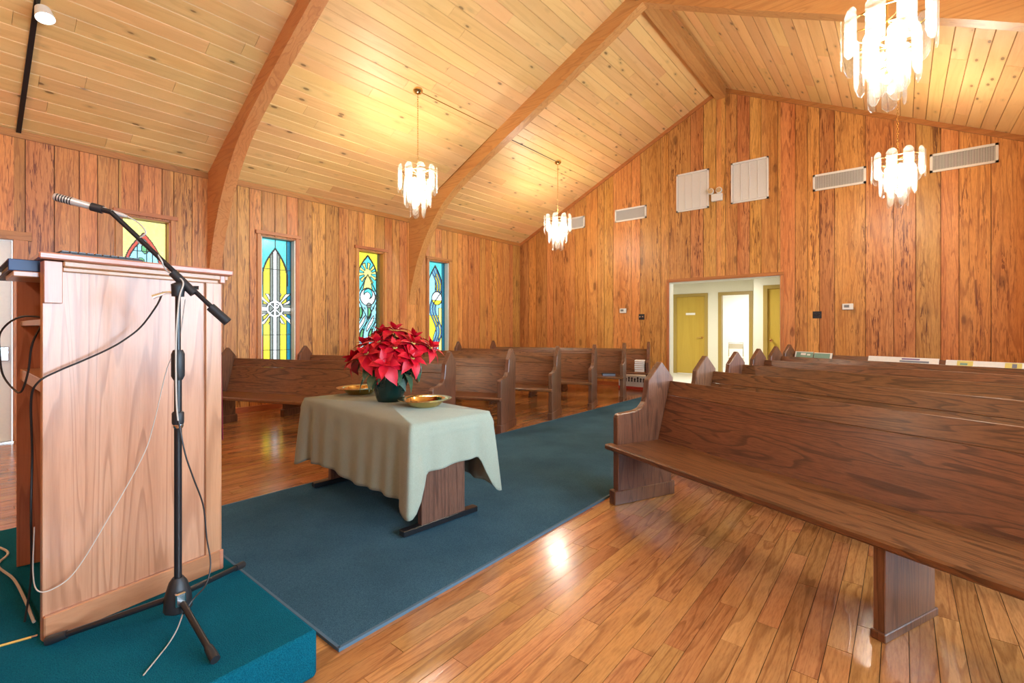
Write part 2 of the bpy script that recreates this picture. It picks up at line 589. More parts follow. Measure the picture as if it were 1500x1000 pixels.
def boarded_wall(name, M, s0, s1, top, holes, widths, label, brk=()):
    def quad(b, a, c, z0a, z0c, z1a, z1c, d0, d1):
        vs = [M(a, d0, z0a), M(c, d0, z0c), M(c, d0, z1c), M(a, d0, z1a), M(a, d1, z0a), M(c, d1, z0c), M(c, d1, z1c), M(a, d1, z1a)]
        b._add(vs, [(0, 1, 2, 3), (7, 6, 5, 4), (0, 4, 5, 1), (1, 5, 6, 2), (2, 6, 7, 3), (3, 7, 4, 0)])

    def column(b, a, c, d0, d1):
        cuts = sorted({a, c, *[h for ho in holes for h in ho[:2] if a < h < c], *[k for k in brk if a < k < c]})
        for p, q in zip(cuts, cuts[1:]):
            mid = (p + q) / 2
            z = 0.0
            for h in sorted([ho for ho in holes if ho[0] < mid < ho[1]], key=lambda t: t[2]):
                if h[2] > z + 0.01:
                    quad(b, p, q, z, z, h[2], h[2], d0, d1)
                z = h[3]
            quad(b, p, q, z, z, top(p), top(q), d0, d1)
    bk = B()
    column(bk, s0 - 0.1, s1 + 0.1, 0.018, 0.14)
    wall = struct(bk.build(name, MAT['wall_back']), label)
    s = s0
    while s < s1 - 0.02:
        w = random.choice(widths) * random.uniform(0.9, 1.1)
        e = min(s + w, s1)
        if s1 - e < 0.06:
            e = s1
        b = B()
        column(b, s + 0.004, e - 0.004, random.uniform(-0.0015, 0.0015), 0.022)
        b.build('board', MAT['wall'], wall)
        s = e
    return wall


flat = lambda s: ZE + 0.04
gable = lambda s: ZR - SL * abs(s) + 0.04
boarded_wall('wall_left', lambda s, d, z: (-W - d, s, z), YF, YB, flat,
             [(a, b, WZ0, WZ1) for a, b in WIN_L] + [(-0.45, 0.53, -1, 2.25)], (0.13, 0.17, 0.2, 0.23, 0.26),
             'left wall of vertical knotty orange-brown boards with stained-glass windows')
boarded_wall('wall_back', lambda s, d, z: (s, YB + d, z), -W, W, gable, [(DOOR[0], DOOR[1], -1, DOOR[2])],
             (0.18, 0.22, 0.26, 0.31, 0.36, 0.42), 'back gable wall of vertical orange-brown boards', (0.0,))
boarded_wall('wall_right', lambda s, d, z: (W + d, s, z), YF, YB, flat, [(a, b, 0.6, 2.6) for a, b in ADDED_WINDOWS],
             (0.2, 0.26, 0.31), 'right wall of vertical boards with clear windows')
boarded_wall('wall_front', lambda s, d, z: (s, YF - d, z), -W, W, gable, [], (0.2, 0.26, 0.31), 'front wall of vertical boards behind the platform', (0.0,))

# trims under the ceiling
struct(B().prism([(-W - 0.01, ZE - 0.07), (-W + 0.022, ZE - 0.07), (-W + 0.022, ZE + 0.03), (-W - 0.01, ZE + 0.03)], YF, YB).build('trim_1', MAT['trim_y']),
       'dark wood strip along the top of the left wall')
struct(B().prism([(W + 0.01, ZE - 0.07), (W - 0.022, ZE - 0.07), (W - 0.022, ZE + 0.03), (W + 0.01, ZE + 0.03)], YF, YB).build('trim_2', MAT['trim_y']),
       'dark wood strip along the top of the right wall')
for k, sd in ((3, -1), (4, 1)):
    struct(B().prism([(0, ZR - 0.08), (0, ZR + 0.01), (sd * W, ZE + 0.01), (sd * W, ZE - 0.08)], YB - 0.022, YB + 0.005).build('trim_%d' % k, MAT['trim_x']),
           'dark wood strip along the %s slope of the back gable' % ('left' if sd < 0 else 'right'))
struct(B().box(-W - 0.005, -W + 0.018, 0.66, YB, 0.0, 0.085).build('baseboard_left', MAT['trim_y'], None, False, 0.003), 'low wooden baseboard of the left wall')
for sd, a, b in ((0, -W, DOOR[0] - 0.06), (1, DOOR[1] + 0.06, W)):
    struct(B().box(a, b, YB - 0.018, YB + 0.005, 0.0, 0.085).build('baseboard_back' + ('_left' if sd == 0 else '_right'), MAT['trim_x'], None, False, 0.003),
           'low wooden baseboard of the back wall')

# ------------------------------------------------------------------ laminated arches and ridge beam
inner = [(4.945, 1.72), (4.90, 1.98), (4.83, 2.20), (4.725, 2.50), (4.59, 2.78), (4.43, 3.04), (4.24, 3.29), (3.97, 3.58), (3.68, 3.80),
         (3.38, 3.97), (2.92, 4.20), (2.4, 4.44), (1.4, 4.92), (0.0, 5.63)]
inner = [(p.x, p.y) for p in [Vector((v.x, v.z)) for v in spline([(a, 0, b) for a, b in inner], 3)]]
for nm_y, lab in (((2.43, 2.58), 'nearer curved timber arch springing from the left wall behind the lectern'),
                  ((5.995, 6.145), 'farther curved timber arch crossing the ceiling to its peak at the ridge')):
    root = thing('arch_beam', lab, 'beam', (0, nm_y[0], 0), 0, 'laminated roof arches')
    for sd in (-1, 1):
        b = B()
        TH = nm_y[1] - nm_y[0]
        lo = [p for p in inner if p[0] >= 4.2]
        up = [p for p in inner if p[0] < 4.2]
        for pts, out in ((lo, lambda p: (W + 0.012, p[1])), (up, lambda p: (p[0], ZR - SL * p[0] + 0.01))):
            for p, q in zip(pts, pts[1:]):
                b.prism([(sd * t[0], t[1]) for t in (p, q, out(q), out(p))], 0, TH)
        pl_, pu = lo[-1], up[0]
        b.prism([(sd * t[0], t[1]) for t in ((W + 0.012, pl_[1]), pl_, pu, (pu[0], ZR - SL * pu[0] + 0.01), (W + 0.012, ZE + 0.005))], 0, TH)
        bmesh.ops.remove_doubles(b.bm, verts=b.bm.verts, dist=1e-4)
        b.build('arch_half', MAT['beam'], root)
ridge = tag(B().box(-0.09, 0.09, YF, YB, 5.68, 5.89).build('ridge_beam', MAT['ridge'], None, False, 0.004),
            'long timber ridge beam along the peak of the ceiling', 'beam')

# ------------------------------------------------------------------ stained-glass windows
CELL = 0.009


def draw_window(k, w, h):
    ny, nz = int(round(w / CELL)), int(round(h / CELL))
    ys = (np.arange(ny) + 0.5) / ny * w - w / 2
    zs = (np.arange(nz) + 0.5) / nz * h + WZ0
    Y, Z = np.meshgrid(ys, zs)
    names = list(GLASS.keys())
    I = {n: i for i, n in enumerate(names)}
    c = np.full(Y.shape, I['teal'])
    lead = np.zeros(Y.shape, bool)

    def put(mask, col):
        c[mask] = I[col]

    def pointed(hw, spring, apex):
        t = np.clip((Z - spring) / (apex - spring), 0, 1)
        return (np.abs(Y) < hw * (1 - t ** 1.7)) & (Z < apex)
    if k == 1:
        put(Y < -0.2, 'aqua')
        put((Y < -0.17) & (Z < 1.15), 'red')
        put(Y > 0.185, 'deep')
        arch = pointed(0.185, 2.12, 2.53)
        put(arch, 'yellow')
        r = np.hypot(Y, Z - 1.58)
        th = np.arctan2(Z - 1.58, Y)
        ray_ = (np.sin(th * 16) > 0.15) & (r < 0.36 - 0.1 * np.abs(np.sin(th * 4))) & (np.abs(Y) > 0.07)
        put(ray_, 'white')
        put(arch & (np.abs(Y) < 0.075), 'grey')
        put(arch & (np.abs(Y) < 0.032), 'white')
        put(np.abs(Z - 1.58) < 0.075, 'grey')
        put(np.abs(Z - 1.58) < 0.032, 'white')
        put(r < 0.135, 'white')
        put(r < 0.098, 'grey')
        put((r < 0.098) & ((np.abs(Y) < 0.018) | (np.abs(np.abs(Y) - np.abs(Z - 1.58)) < 0.016) | (np.abs(np.hypot(Y - 0.03, Z - 1.62) - 0.028) < 0.012)), 'white')
        a2 = pointed(0.2, 2.12, 2.56)
        lead |= a2 & ~arch & (Z > 1.95)
        for z in (2.21, 1.16, 0.92, 0.62):
            lead |= (np.abs(Z - z) < 0.005)
        lead |= (np.abs(Y) < 0.005) & (Z > 2.54)
    elif k == 2:
        put(np.ones(Y.shape, bool), 'yellow')
        put(Y > 0.22, 'lemon')
        arch = pointed(0.185, 2.3, 2.62)
        put(arch, 'teal')
        r = np.hypot(Y + 0.0, Z - 2.3)
        th = np.arctan2(Z - 2.3, Y)
        put(arch & (r < 0.2) & (np.sin(th * 10) > 0), 'lemon')
        put(arch & (r < 0.085), 'lemon')
        put(arch & (np.abs(Y) < 0.05 + (2.2 - Z) * 0.25) & (Z < 2.24) & (Z > 1.98), 'lemon')
        put(arch & (Z < 1.98), 'aqua')
        r2 = np.hypot(Y, Z - 1.86)
        put(r2 < 0.16, 'white')
        put(np.hypot(Y - 0.01, Z - 1.92) < 0.095, 'teal')
        put(np.hypot(Y + 0.01, Z - 1.88) < 0.07, 'white')
        put(np.hypot(Y - 0.03, Z - 1.70) < 0.05, 'grey')
        low = arch & (Z < 1.66)
        f = np.sin(Y * 34 + 3.0 * np.sin(Z * 7)) + 0.4 * np.sin(Z * 15)
        put(low & (f > 0.75), 'white')
        put(low & (f < -0.55), 'teal')
        put(low & (f < -0.95), 'green')
        lead |= np.abs(r2 - 0.165) < 0.007
        lead |= np.abs(np.abs(Y) / 0.235 + np.abs(Z - 1.86) / 0.42 - 1) < 0.035
        a2 = pointed(0.2, 2.3, 2.65)
        lead |= a2 & ~arch
        lead |= np.abs(Y - 0.232) < 0.005
        for z in (1.46, 0.9):
            lead |= (np.abs(Z - z) < 0.005)
    elif k == 3:
        put(Y > 0.2, 'deep')
        arch = pointed(0.185, 2.2, 2.6)
        put(arch, 'aqua')
        put(arch & (Y > 0.0) & (Z > 2.08) & (Z < 2.45), 'yellow')
        put(arch & (Z < 1.56) & (Y < 0.02 + 0.09 * np.sin(Z * 5)), 'yellow')
        put(arch & (Z < 1.72) & (Y > 0.10), 'lemon')
        for o_ in (-0.05, 0.02, 0.09):
            put(arch & (np.abs(Y - o_ - 0.09 * np.sin(Z * 6.5)) < 0.016), 'blue')
        r = np.hypot(Y - 0.05, Z - 1.92)
        put(r < 0.14, 'white')
        put((r < 0.14) & (Z < 1.88), 'yellow')
        lead |= np.abs(r - 0.145) < 0.007
        lead |= np.abs(Z - 1.92 - (Y - 0.05) * 1.2) * (r < 0.14) + (r >= 0.14) < 0.012
        a2 = pointed(0.2, 2.2, 2.63)
        lead |= a2 & ~arch
    else:
        put(np.ones(Y.shape, bool), 'lemon')
        a1, a2 = pointed(0.2, 2.12, 2.53), pointed(0.165, 2.12, 2.45)
        put(a1, 'red')
        put(a2, 'aqua')
        put(a2 & (np.hypot(Y * 1.6 - 0.02, (Z - 2.32) * 0.9) < 0.06), 'green')
        put(a2 & (np.hypot(Y * 1.6 + 0.05, (Z - 2.12) * 0.9) < 0.07), 'green')
        put(a2 & (np.hypot(Y * 1.2, Z - 1.9) < 0.1), 'white')
        for y in (-0.07, 0.03, 0.09):
            lead |= a2 & (np.abs(Y - y) < 0.005)
        for z in (2.28, 2.09, 1.8, 1.5, 1.2):
            lead |= a2 & (np.abs(Z - z) < 0.005)
        for z in (2.12, 1.4):
            lead |= ~a1 & (np.abs(Z - z) < 0.005)
    edge = np.zeros(Y.shape, bool)
    edge[:, :-1] |= c[:, :-1] != c[:, 1:]
    edge[:-1, :] |= c[:-1, :] != c[1:, :]
    lead |= edge
    lead[:2, :] = lead[-2:, :] = True
    lead[:, :2] = lead[:, -2:] = True
    c[lead] = -1
    return c, names, w / ny, h / nz


def cells_mesh(b, runs, x, y0, z0, cy, cz, thick):
    for (j, i0, i1) in runs:
        a, d, e, f = y0 + i0 * cy, y0 + i1 * cy, z0 + j * cz, z0 + (j + 1) * cz
        if thick:
            b.box(x - thick / 2, x + thick / 2, a, d, e, f)
        else:
            b._add([(x, a, e), (x, d, e), (x, d, f), (x, a, f)], [(0, 1, 2, 3)])


def to_runs(cells):
    rows = {}
    for (j, i) in cells:
        rows.setdefault(j, []).append(i)
    out = []
    for j, L in rows.items():
        L.sort()
        s = p = L[0]
        for i in L[1:]:
            if i != p + 1:
                out.append((j, s, p + 1))
                s = i
            p = i
        out.append((j, s, p + 1))
    return out


WLAB = ['stained-glass window with a red pointed arch on lemon glass, behind the lectern',
        'stained-glass window with a white cross and ring on yellow glass',
        'stained-glass window with a starburst over a ring, yellow border, behind the poinsettia',
        'stained-glass window with blue wavy lines and yellow patches, nearest the back corner']
for k, (ya, yb) in enumerate(WIN_L):
    win = bpy.data.objects.new('window_%d' % (k + 1), None)
    COL.objects.link(win)
    win.location = (-W, (ya + yb) / 2, 0)
    struct(win, WLAB[k])
    hw = (yb - ya) / 2
    t = 0.02
    B().box(-0.16, 0.004, -hw - 0.008, -hw + 0.014, WZ0, WZ1).build('reveal', MAT['white'] if k in (1, 3) else MAT['trim_z'], win)
    B().box(-0.16, 0.004, hw - 0.014, hw + 0.008, WZ0, WZ1).build('reveal', MAT['white'] if k in (1, 3) else MAT['trim_z'], win)
    B().box(-0.16, 0.004, -hw - 0.008, hw + 0.008, WZ1 - 0.014, WZ1 + 0.008).build('reveal', MAT['trim_y'], win)
    B().box(-0.16, 0.03, -hw + 0.001, hw - 0.001, WZ0 - 0.008, WZ0 + 0.014).build('sill', MAT['trim_y'], win)
    for sd in (-1, 1):
        B().box(0.0, 0.024, sd * (hw + 0.034) - 0.03, sd * (hw + 0.034) + 0.03, WZ0 - 0.06, WZ1 + 0.02).build('casing', MAT['trim_z'], win, False, 0.003)
    B().box(0.0, 0.03, -hw - 0.085, hw + 0.085, WZ1 + 0.02, WZ1 + 0.075).build('casing', MAT['trim_y'], win, False, 0.003)
    B().box(0.0, 0.03, -hw - 0.085, hw + 0.085, WZ0 - 0.115, WZ0 - 0.06).build('casing', MAT['trim_y'], win, False, 0.003)
    c, names, cy, cz = draw_window(k, yb - ya, WZ1 - WZ0)
    nz, ny = c.shape
    gx = -0.115
    b = B()
    cells_mesh(b, to_runs([(j, i) for j in range(nz) for i in range(ny) if c[j, i] == -1]), gx, -hw, WZ0, cy, cz, 0.012)
    b.build('lead_cames', MAT['lead'], win)
    seen = np.zeros(c.shape, bool)
    small = {}
    for j in range(nz):
        for i in range(ny):
            if seen[j, i] or c[j, i] < 0:
                continue
            col, st, comp = c[j, i], [(j, i)], []
            seen[j, i] = True
            while st:
                p, q = st.pop()
                comp.append((p, q))
                for (a, d) in ((p + 1, q), (p - 1, q), (p, q + 1), (p, q - 1)):
                    if 0 <= a < nz and 0 <= d < ny and not seen[a, d] and c[a, d] == col:
                        seen[a, d] = True
                        st.append((a, d))
            if len(comp) >= 60:
                b = B()
                cells_mesh(b, to_runs(comp), gx, -hw, WZ0, cy, cz, 0)
                b.build('pane', GLASS[names[col]], win)
            else:
                small.setdefault(col, []).extend(comp)
    for col, comp in small.items():
        b = B()
        cells_mesh(b, to_runs(comp), gx, -hw, WZ0, cy, cz, 0)
        b.build('glass_chips', GLASS[names[col]], win)['kind'] = 'stuff'

for k, (ya, yb) in enumerate(ADDED_WINDOWS):  # frames and panes of the out-of-view windows added to let daylight in
    win = bpy.data.objects.new('window_%d' % (k + 5), None)
    COL.objects.link(win)
    win.location = (W, (ya + yb) / 2, 0)
    struct(win, 'clear window in the right wall')
    hw = (yb - ya) / 2
    b = B()
    b._add([(0.1, -hw, 0.6), (0.1, hw, 0.6), (0.1, hw, 2.6), (0.1, -hw, 2.6)], [(0, 1, 2, 3)])
    b.build('pane', GLASS['clear'], win)
    fr = B()
    for sd in (-1, 1):
        fr.box(-0.02, 0.14, sd * (hw + 0.01) - 0.02, sd * (hw + 0.01) + 0.02, 0.58, 2.62)
    fr.box(-0.02, 0.14, -hw - 0.03, hw + 0.03, 2.59, 2.64).box(-0.03, 0.14, -hw - 0.03, hw + 0.03, 0.56, 0.61)
    fr.build('frame', MAT['trim_z'], win)

# ------------------------------------------------------------------ white exit door at the left
door = bpy.data.objects.new('door_1', None)
COL.objects.link(door)
door.location = (-W, 0.04, 0)
struct(door, 'white metal exit door with a push bar at the far left of the left wall')
B().box(-0.075, -0.03, -0.47, 0.475, 0.012, 2.235).build('leaf', MAT['white'], door, False, 0.003)
for a, b_ in ((-0.585, -0.485), (0.485, 0.6)):
    B().box(-0.1, 0.022, a, b_, 0, 2.25).build('casing', MAT['trim_z'], door, False, 0.003)
B().box(-0.1, 0.028, -0.62, 0.63, 2.245, 2.34).build('casing', MAT['trim_y'], door, False, 0.003)
B().box(-0.02, 0.0, -0.40, 0.36, 0.955, 1.0).build('push_bar', MAT['chrome'], door, False, 0.006)
B().box(-0.035, 0.012, 0.33, 0.455, 0.90, 1.06).build('bar_housing', MAT['chrome'], door, False, 0.008)
B().box(-0.035, 0.012, -0.45, -0.38, 0.93, 1.03).build('bar_housing', MAT['chrome'], door, False, 0.008)
B().box(-0.12, 0.03, -0.485, 0.485, 0.0, 0.012).build('threshold', MAT['chrome'], door)

# ------------------------------------------------------------------ hall beyond the opening
dr = bpy.data.objects.new('door_2', None)
COL.objects.link(dr)
dr.location = (0, YB, 0)
struct(dr, 'wide cased opening from the hall into the back corridor')
B().box(-1.06, 1.06, -0.03, 0.0, 2.2115, 2.275).build('head_casing', MAT['trim_x'], dr, False, 0.003)
for sd in (-1, 1):
    B().box(sd * 1.035 - 0.025, sd * 1.035 + 0.025, -0.026, 0.0, 0.0, 2.2115).build('side_casing', MAT['trim_z'], dr, False, 0.003)
    B().box(sd * 1.012 - 0.012, sd * 1.012 + 0.012, 0.0, 0.19, 0.0, 2.2115).build('jamb', MAT['cream'], dr)
B().box(-1.02, 1.02, 0.0, 0.19, 2.20, 2.2115).build('jamb', MAT['cream'], dr)

H0, HB, HJ, HX0, HX1, HZ = YB + 0.15, 13.5, 12.0, -3.4, 1.7, 2.55
struct(B().box(HX0, HX1, YB + 0.02, 17, -0.1, 0.0).build('floor_corridor', plain('corridor_floor', (0.72, 0.70, 0.62), 0.4)), 'pale floor of the back corridor')
struct(B().box(HX0 - 0.1, HX1 + 0.1, YB + 0.14, 17, HZ, HZ + 0.1).build('ceiling_corridor', MAT['whitewall']), 'white ceiling of the back corridor')
struct(B().box(HX0 - 0.1, HX0, H0, 17, 0, HZ).build('wall_corridor_left', MAT['cream']), 'cream left wall of the back corridor')
struct(B().box(HX1, HX1 + 0.1, H0, 17, 0, HZ).build('wall_corridor_right', MAT['cream']), 'cream right wall of the back corridor')
b = B()
for a, c, z0, z1 in ((HX0, -2.36, 0, HZ), (-2.36, -1.49, 2.18, HZ), (-1.49, -1.13, 0, HZ), (-1.13, -0.36, 2.19, HZ), (-0.36, 0.04, 0, HZ)):
    b.box(a, c, HB, HB + 0.12, z0, z1)
struct(b.build('wall_corridor_back', MAT['cream']), 'cream back wall of the corridor with two doorways')
b = B()
for a, c, z0, z1 in ((0.04, 0.28, 0, HZ), (0.28, 1.12, 2.18, HZ), (1.12, HX1, 0, HZ)):
    b.box(a, c, HJ, HJ + 0.12, z0, z1)
b.box(0.04, 0.14, HJ + 0.12, HB + 0.12, 0, HZ)
struct(b.build('wall_corridor_jog', MAT['cream']), 'cream corridor wall standing forward at the right')
struct(B().box(-2.6, 0.3, 16.4, 16.5, 0, HZ).build('wall_white_room', MAT['whitewall']), 'white far wall of the bright room beyond the corridor')


def hall_door(n, x0, x1, y, z, leaf, label, knob_side, sign=False, lever=False):
    d = bpy.data.objects.new('door_%d' % n, None)
    COL.objects.link(d)
    d.location = ((x0 + x1) / 2, y, 0)
    struct(d, label)
    h = (x1 - x0) / 2
    for sd in (-1, 1):
        B().box(sd * (h + 0.0) - 0.045, sd * (h + 0.0) + 0.045, -0.02, 0.12, 0, z + 0.05).build('frame', MAT['hallframe'], d, False, 0.003)
    B().box(-h - 0.045, h + 0.045, -0.021, 0.12, z - 0.03, z + 0.055).build('frame', MAT['hallframe'], d, False, 0.003)
    if leaf:
        lf = B().box(-h + 0.045, h - 0.045, 0.015, 0.055, 0.01, z - 0.03).build('leaf', MAT['halldoor'], d)
        kx = knob_side * (h - 0.12)
        kb = B()
        if lever:
            kb.lathe([(0.03, 0), (0.03, 0.012), (0.012, 0.014), (0.012, 0.05)], (0, 0, 0), 12, Matrix.Translation((kx, 0.015, 1.02)) @ Matrix.Rotation(PI / 2, 4, 'X'))
            kb.tube([(kx, -0.035, 1.02), (kx - knob_side * 0.05, -0.04, 1.025), (kx - knob_side * 0.13, -0.038, 1.005)], 0.011)
        else:
            kb.lathe([(0.032, 0), (0.032, 0.01), (0.014, 0.014), (0.014, 0.035), (0.03, 0.045), (0.034, 0.06), (0.022, 0.075)], (0, 0, 0), 14,
                     Matrix.Translation((kx, 0.015, 1.0)) @ Matrix.Rotation(PI / 2, 4, 'X'))
        kb.build('handle', MAT['brass'], lf, True)
        if sign:
            B().box(-0.13, 0.13, 0.008, 0.015, 1.655, 1.715).build('sign_plate', MAT['paper'], lf)
    return d


hall_door(3, -2.36, -1.49, HB, 2.2, True, 'closed yellow-brown corridor door with a small white sign plate', 1, True, True)
d4 = hall_door(4, -1.13, -0.36, HB, 2.2, False, 'open corridor doorway showing a bright white room', 1)
lf = B().box(0.0, 0.04, 0.0, 0.74, 0.01, 2.16).build('leaf', MAT['halldoor'], d4, M=Matrix.Translation((0.335, 0.12, 0)) @ Matrix.Rotation(R(-12), 4, 'Z'))
B().tube([(-0.0, 0.66, 1.0), (-0.05, 0.66, 1.0), (-0.055, 0.56, 1.0)], 0.012).build('handle', MAT['brass'], lf, True)
hall_door(5, 0.28, 1.12, HJ, 2.2, True, 'closed yellow-brown corridor door at the right, partly hidden', -1)
for nm, lx, ly, pw, lab in (('corridor_light', -0.9, 11.2, HALL_W, 'square ceiling light in the back corridor'), ('room_light', -0.9, 15.0, HALL_W * 0.8, 'square ceiling light in the white room')):
    rt = thing('ceiling_light', lab, 'light', (lx, ly, HZ), 0)
    B().box(-0.32, 0.32, -0.32, 0.32, -0.03, 0.0).build('frame', MAT['vent'], rt, False, 0.004)
    B().box(-0.28, 0.28, -0.28, 0.28, -0.036, -0.028).build('diffuser', MAT['panel_glow'], rt)
    l = area_light(nm, (0, 0, -0.05), (0, 0, 0), 0.5, 0.5, pw, (1, 0.97, 0.9))
    l.parent = rt
# pale chair and a potted plant in the bright room
ch = thing('metal_chair', 'pale metal chair in the bright room beyond the corridor', 'chair', (-1.0, 14.6, 0), R(15))
B().box(-0.2, 0.2, -0.2, 0.2, 0.43, 0.46).build('seat', MAT['vent'], ch, False, 0.008)
B().tube([(-0.19, 0.19, 0.45), (-0.19, 0.25, 0.86), (0.19, 0.25, 0.86), (0.19, 0.19, 0.45)], 0.013).build('back_frame', MAT['chrome'], ch, True)
B().box(-0.19, 0.19, 0.225, 0.24, 0.68, 0.84).build('backrest', MAT['vent'], ch, False, 0.004)
for sx in (-1, 1):
    for sy in (-1, 1):
        B().tube([(sx * 0.18, sy * 0.18, 0.44), (sx * 0.2, sy * 0.22, 0.0)], 0.012).build('leg', MAT['chrome'], ch, True)
pl = thing('potted_plant', 'green spiky plant in the bright room beyond the corridor', 'plant', (-0.42, 14.9, 0))
B().lathe([(0.1, 0), (0.13, 0.25), (0.12, 0.25), (0.11, 0.22)], n=14).build('pot', MAT['white'], pl, True)
for k in range(7):
    a = k * 0.9
    dx, dy = math.cos(a) * 0.12, math.sin(a) * 0.12
    bl = B()
    bl._add([(dx * 0.2 - 0.02, dy * 0.2, 0.22), (dx * 0.2 + 0.02, dy * 0.2, 0.22), (dx * 0.7 + 0.025, dy * 0.7, 0.55), (dx, dy, 0.95 - 0.05 * k), (dx * 0.7 - 0.025, dy * 0.7, 0.55), (dx * 0.7, dy * 0.7 + 0.012, 0.55)],
            [(0, 1, 2, 5), (0, 5, 4), (5, 2, 3), (4, 5, 3)])
    bl.build('leaf', plain('sansevieria_leaf', (0.16, 0.34, 0.16), 0.5), pl)
# ------------------------------------------------------------------ carpets and platform
cp_ = thing('aisle_carpet', 'blue-green carpet runner along the centre aisle under the communion table', 'carpet', (0, 0, 0))
B().box(-0.994, 0.994, 0.99, YB + 0.02, 0.0, 0.0135).build('pile', MAT['carpet'], cp_)
for sd in (-1, 1):
    B().box(sd * 0.994 - 0.007, sd * 0.994 + 0.007, 0.985, YB, 0.0, 0.014).build('binding', MAT['binding'], cp_)
B().box(-0.994, 0.994, 0.984, 0.996, 0.0, 0.014).build('binding', MAT['binding'], cp_)

pf = tag(B().box(-1.06, 1.06, YF, 0.868, 0.0, HP).build('platform', MAT['platform'], None, True, 0.012),
         'low teal-carpeted platform under the lectern and microphone stand', 'platform')

# ------------------------------------------------------------------ pews
PL_ = 3.37


def make_pew(name, label):
    t = thing(name, label, 'pew', group='oak pews')
    prof = [(0.03, 0.0), (0.03, 0.615), (0.04, 0.638), (0.065, 0.645), (0.19, 0.655), (0.245, 0.672), (0.285, 0.715), (0.302, 0.78), (0.315, 0.872), (0.438, 1.004),
            (0.452, 1.004), (0.562, 0.885), (0.548, 0.40), (0.545, 0.0)]
    for x0 in (0.0, PL_ - 0.055):
        ep = B().prism(prof, x0, x0 + 0.055, 'yz').build('end_panel', MAT['pew_z'], t, False, 0.006)
        B().box(x0 - 0.006, x0 + 0.061, 0.0, 0.572, 0.0, 0.1).build('base_block', MAT['pew_z'], ep, False, 0.005)
    B().prism([(-0.012, -0.04), (PL_ + 0.012, -0.04), (PL_ + 0.012, 0.028), (PL_ - 0.057, 0.028), (PL_ - 0.057, 0.45), (0.057, 0.45), (0.057, 0.028), (-0.012, 0.028)],
              0.392, 0.43, 'xy').build('seat', MAT['pew_x'], t, False, 0.009)
    B().prism([(0.405, 0.425), (0.428, 0.42), (0.521, 0.749), (0.498, 0.754)], 0.056, PL_ - 0.056, 'yz').build('backrest', MAT['pew_x'], t, False, 0.002)
    B().prism([(0.498, 0.757), (0.522, 0.752), (0.550, 0.849), (0.542, 0.859), (0.527, 0.861)], 0.056, PL_ - 0.056, 'yz').build('top_rail', MAT['pew_x'], t, False, 0.003)
    sp = B().prism([(0.03, 0.0), (0.03, 0.391), (0.43, 0.391), (0.43, 0.0)], PL_ / 2 - 0.022, PL_ / 2 + 0.022, 'yz').build('support', MAT['pew_z'], t, False, 0.003)
    B().box(PL_ / 2 - 0.028, PL_ / 2 + 0.028, 0.018, 0.445, 0.0, 0.035).build('base_block', MAT['pew_z'], sp, False, 0.003)
    return t


RL = ['front pew of the right block, nearest the camera', 'second pew from the front in the right block, behind the nearest pew',
      'third pew from the front in the right block', 'fourth pew from the front in the right block',
      'fifth pew from the front in the right block', 'rearmost pew of the right block, before the leaning cards']
LL = ['front pew of the left block, behind the communion table and poinsettia', 'second pew from the front in the left block',
      'third pew from the front in the left block', 'fourth pew from the front in the left block',
      'fifth pew in the left block with a dark book on its seat', 'rearmost pew of the left block with stacked booklets on its seat']
proto = make_pew('pew', 'dark oak ' + RL[0])
PEWL = []
for k in range(6):
    p = proto if k == 0 else copy_tree(proto)
    p.location = (1.06, 3.07 + 1.07 * k, 0)
    p.rotation_euler = (0, 0, R(-24))
    p['label'] = 'dark oak ' + RL[k]
for k in range(6):
    p = copy_tree(proto)
    p.location = (-4.18, 2.04 + 1.07 * k, 0)
    p.rotation_euler = (0, 0, R(20))
    p['label'] = 'dark oak ' + LL[k]
    PEWL.append(p)


def on_pew(k, along, depth, z):
    a = R(20)
    return Vector((-4.18 + along * math.cos(a) - depth * math.sin(a), 2.04 + 1.07 * k + along * math.sin(a) + depth * math.cos(a), z))


# things left on the rear pews
bk = thing('hymnal', 'dark hymnal lying on the seat of the fifth left pew', 'book', on_pew(4, 3.1, 0.2, 0.4305), R(35))
B().box(-0.11, 0.108, -0.078, 0.078, 0.004, 0.036).build('pages', MAT['greyink'], bk)
for z in (0.0, 0.036):
    B().box(-0.115, 0.115, -0.085, 0.085, z, z + 0.004).build('cover', MAT['darkbook'], bk)
B().box(-0.115, -0.11, -0.085, 0.085, 0.0, 0.04).build('spine', MAT['darkbook'], bk)
for k in range(6):
    s_ = thing('booklet', ['bottom', 'second from bottom', 'third from bottom', 'fourth from bottom', 'second from top', 'topmost'][k] + ' cream booklet of the stack on the rearmost left pew',
               'booklet', on_pew(5, 3.2, 0.17, 0.4305 + k * 0.038), R(20 + random.uniform(-4, 4)), 'cream booklets stacked on the rear pew')
    B().box(-0.095, 0.095, -0.125, 0.125, 0.0, 0.013).build('cover', MAT['kraft'], s_)
    B().box(-0.09, 0.09, -0.12, 0.12, 0.013, 0.037).build('pages', MAT['paper'], s_)
bx = thing('carton', 'white box with black figures and a red base band, by the back wall', 'box', (-1.66, 9.33, 0))
B().box(-0.3, 0.3, -0.14, 0.14, 0.06, 0.29).build('body', MAT['paper'], bx, False, 0.004)
B().box(-0.305, 0.305, -0.145, 0.145, 0.0, 0.06).build('base_band', MAT['red'], bx, False, 0.003)
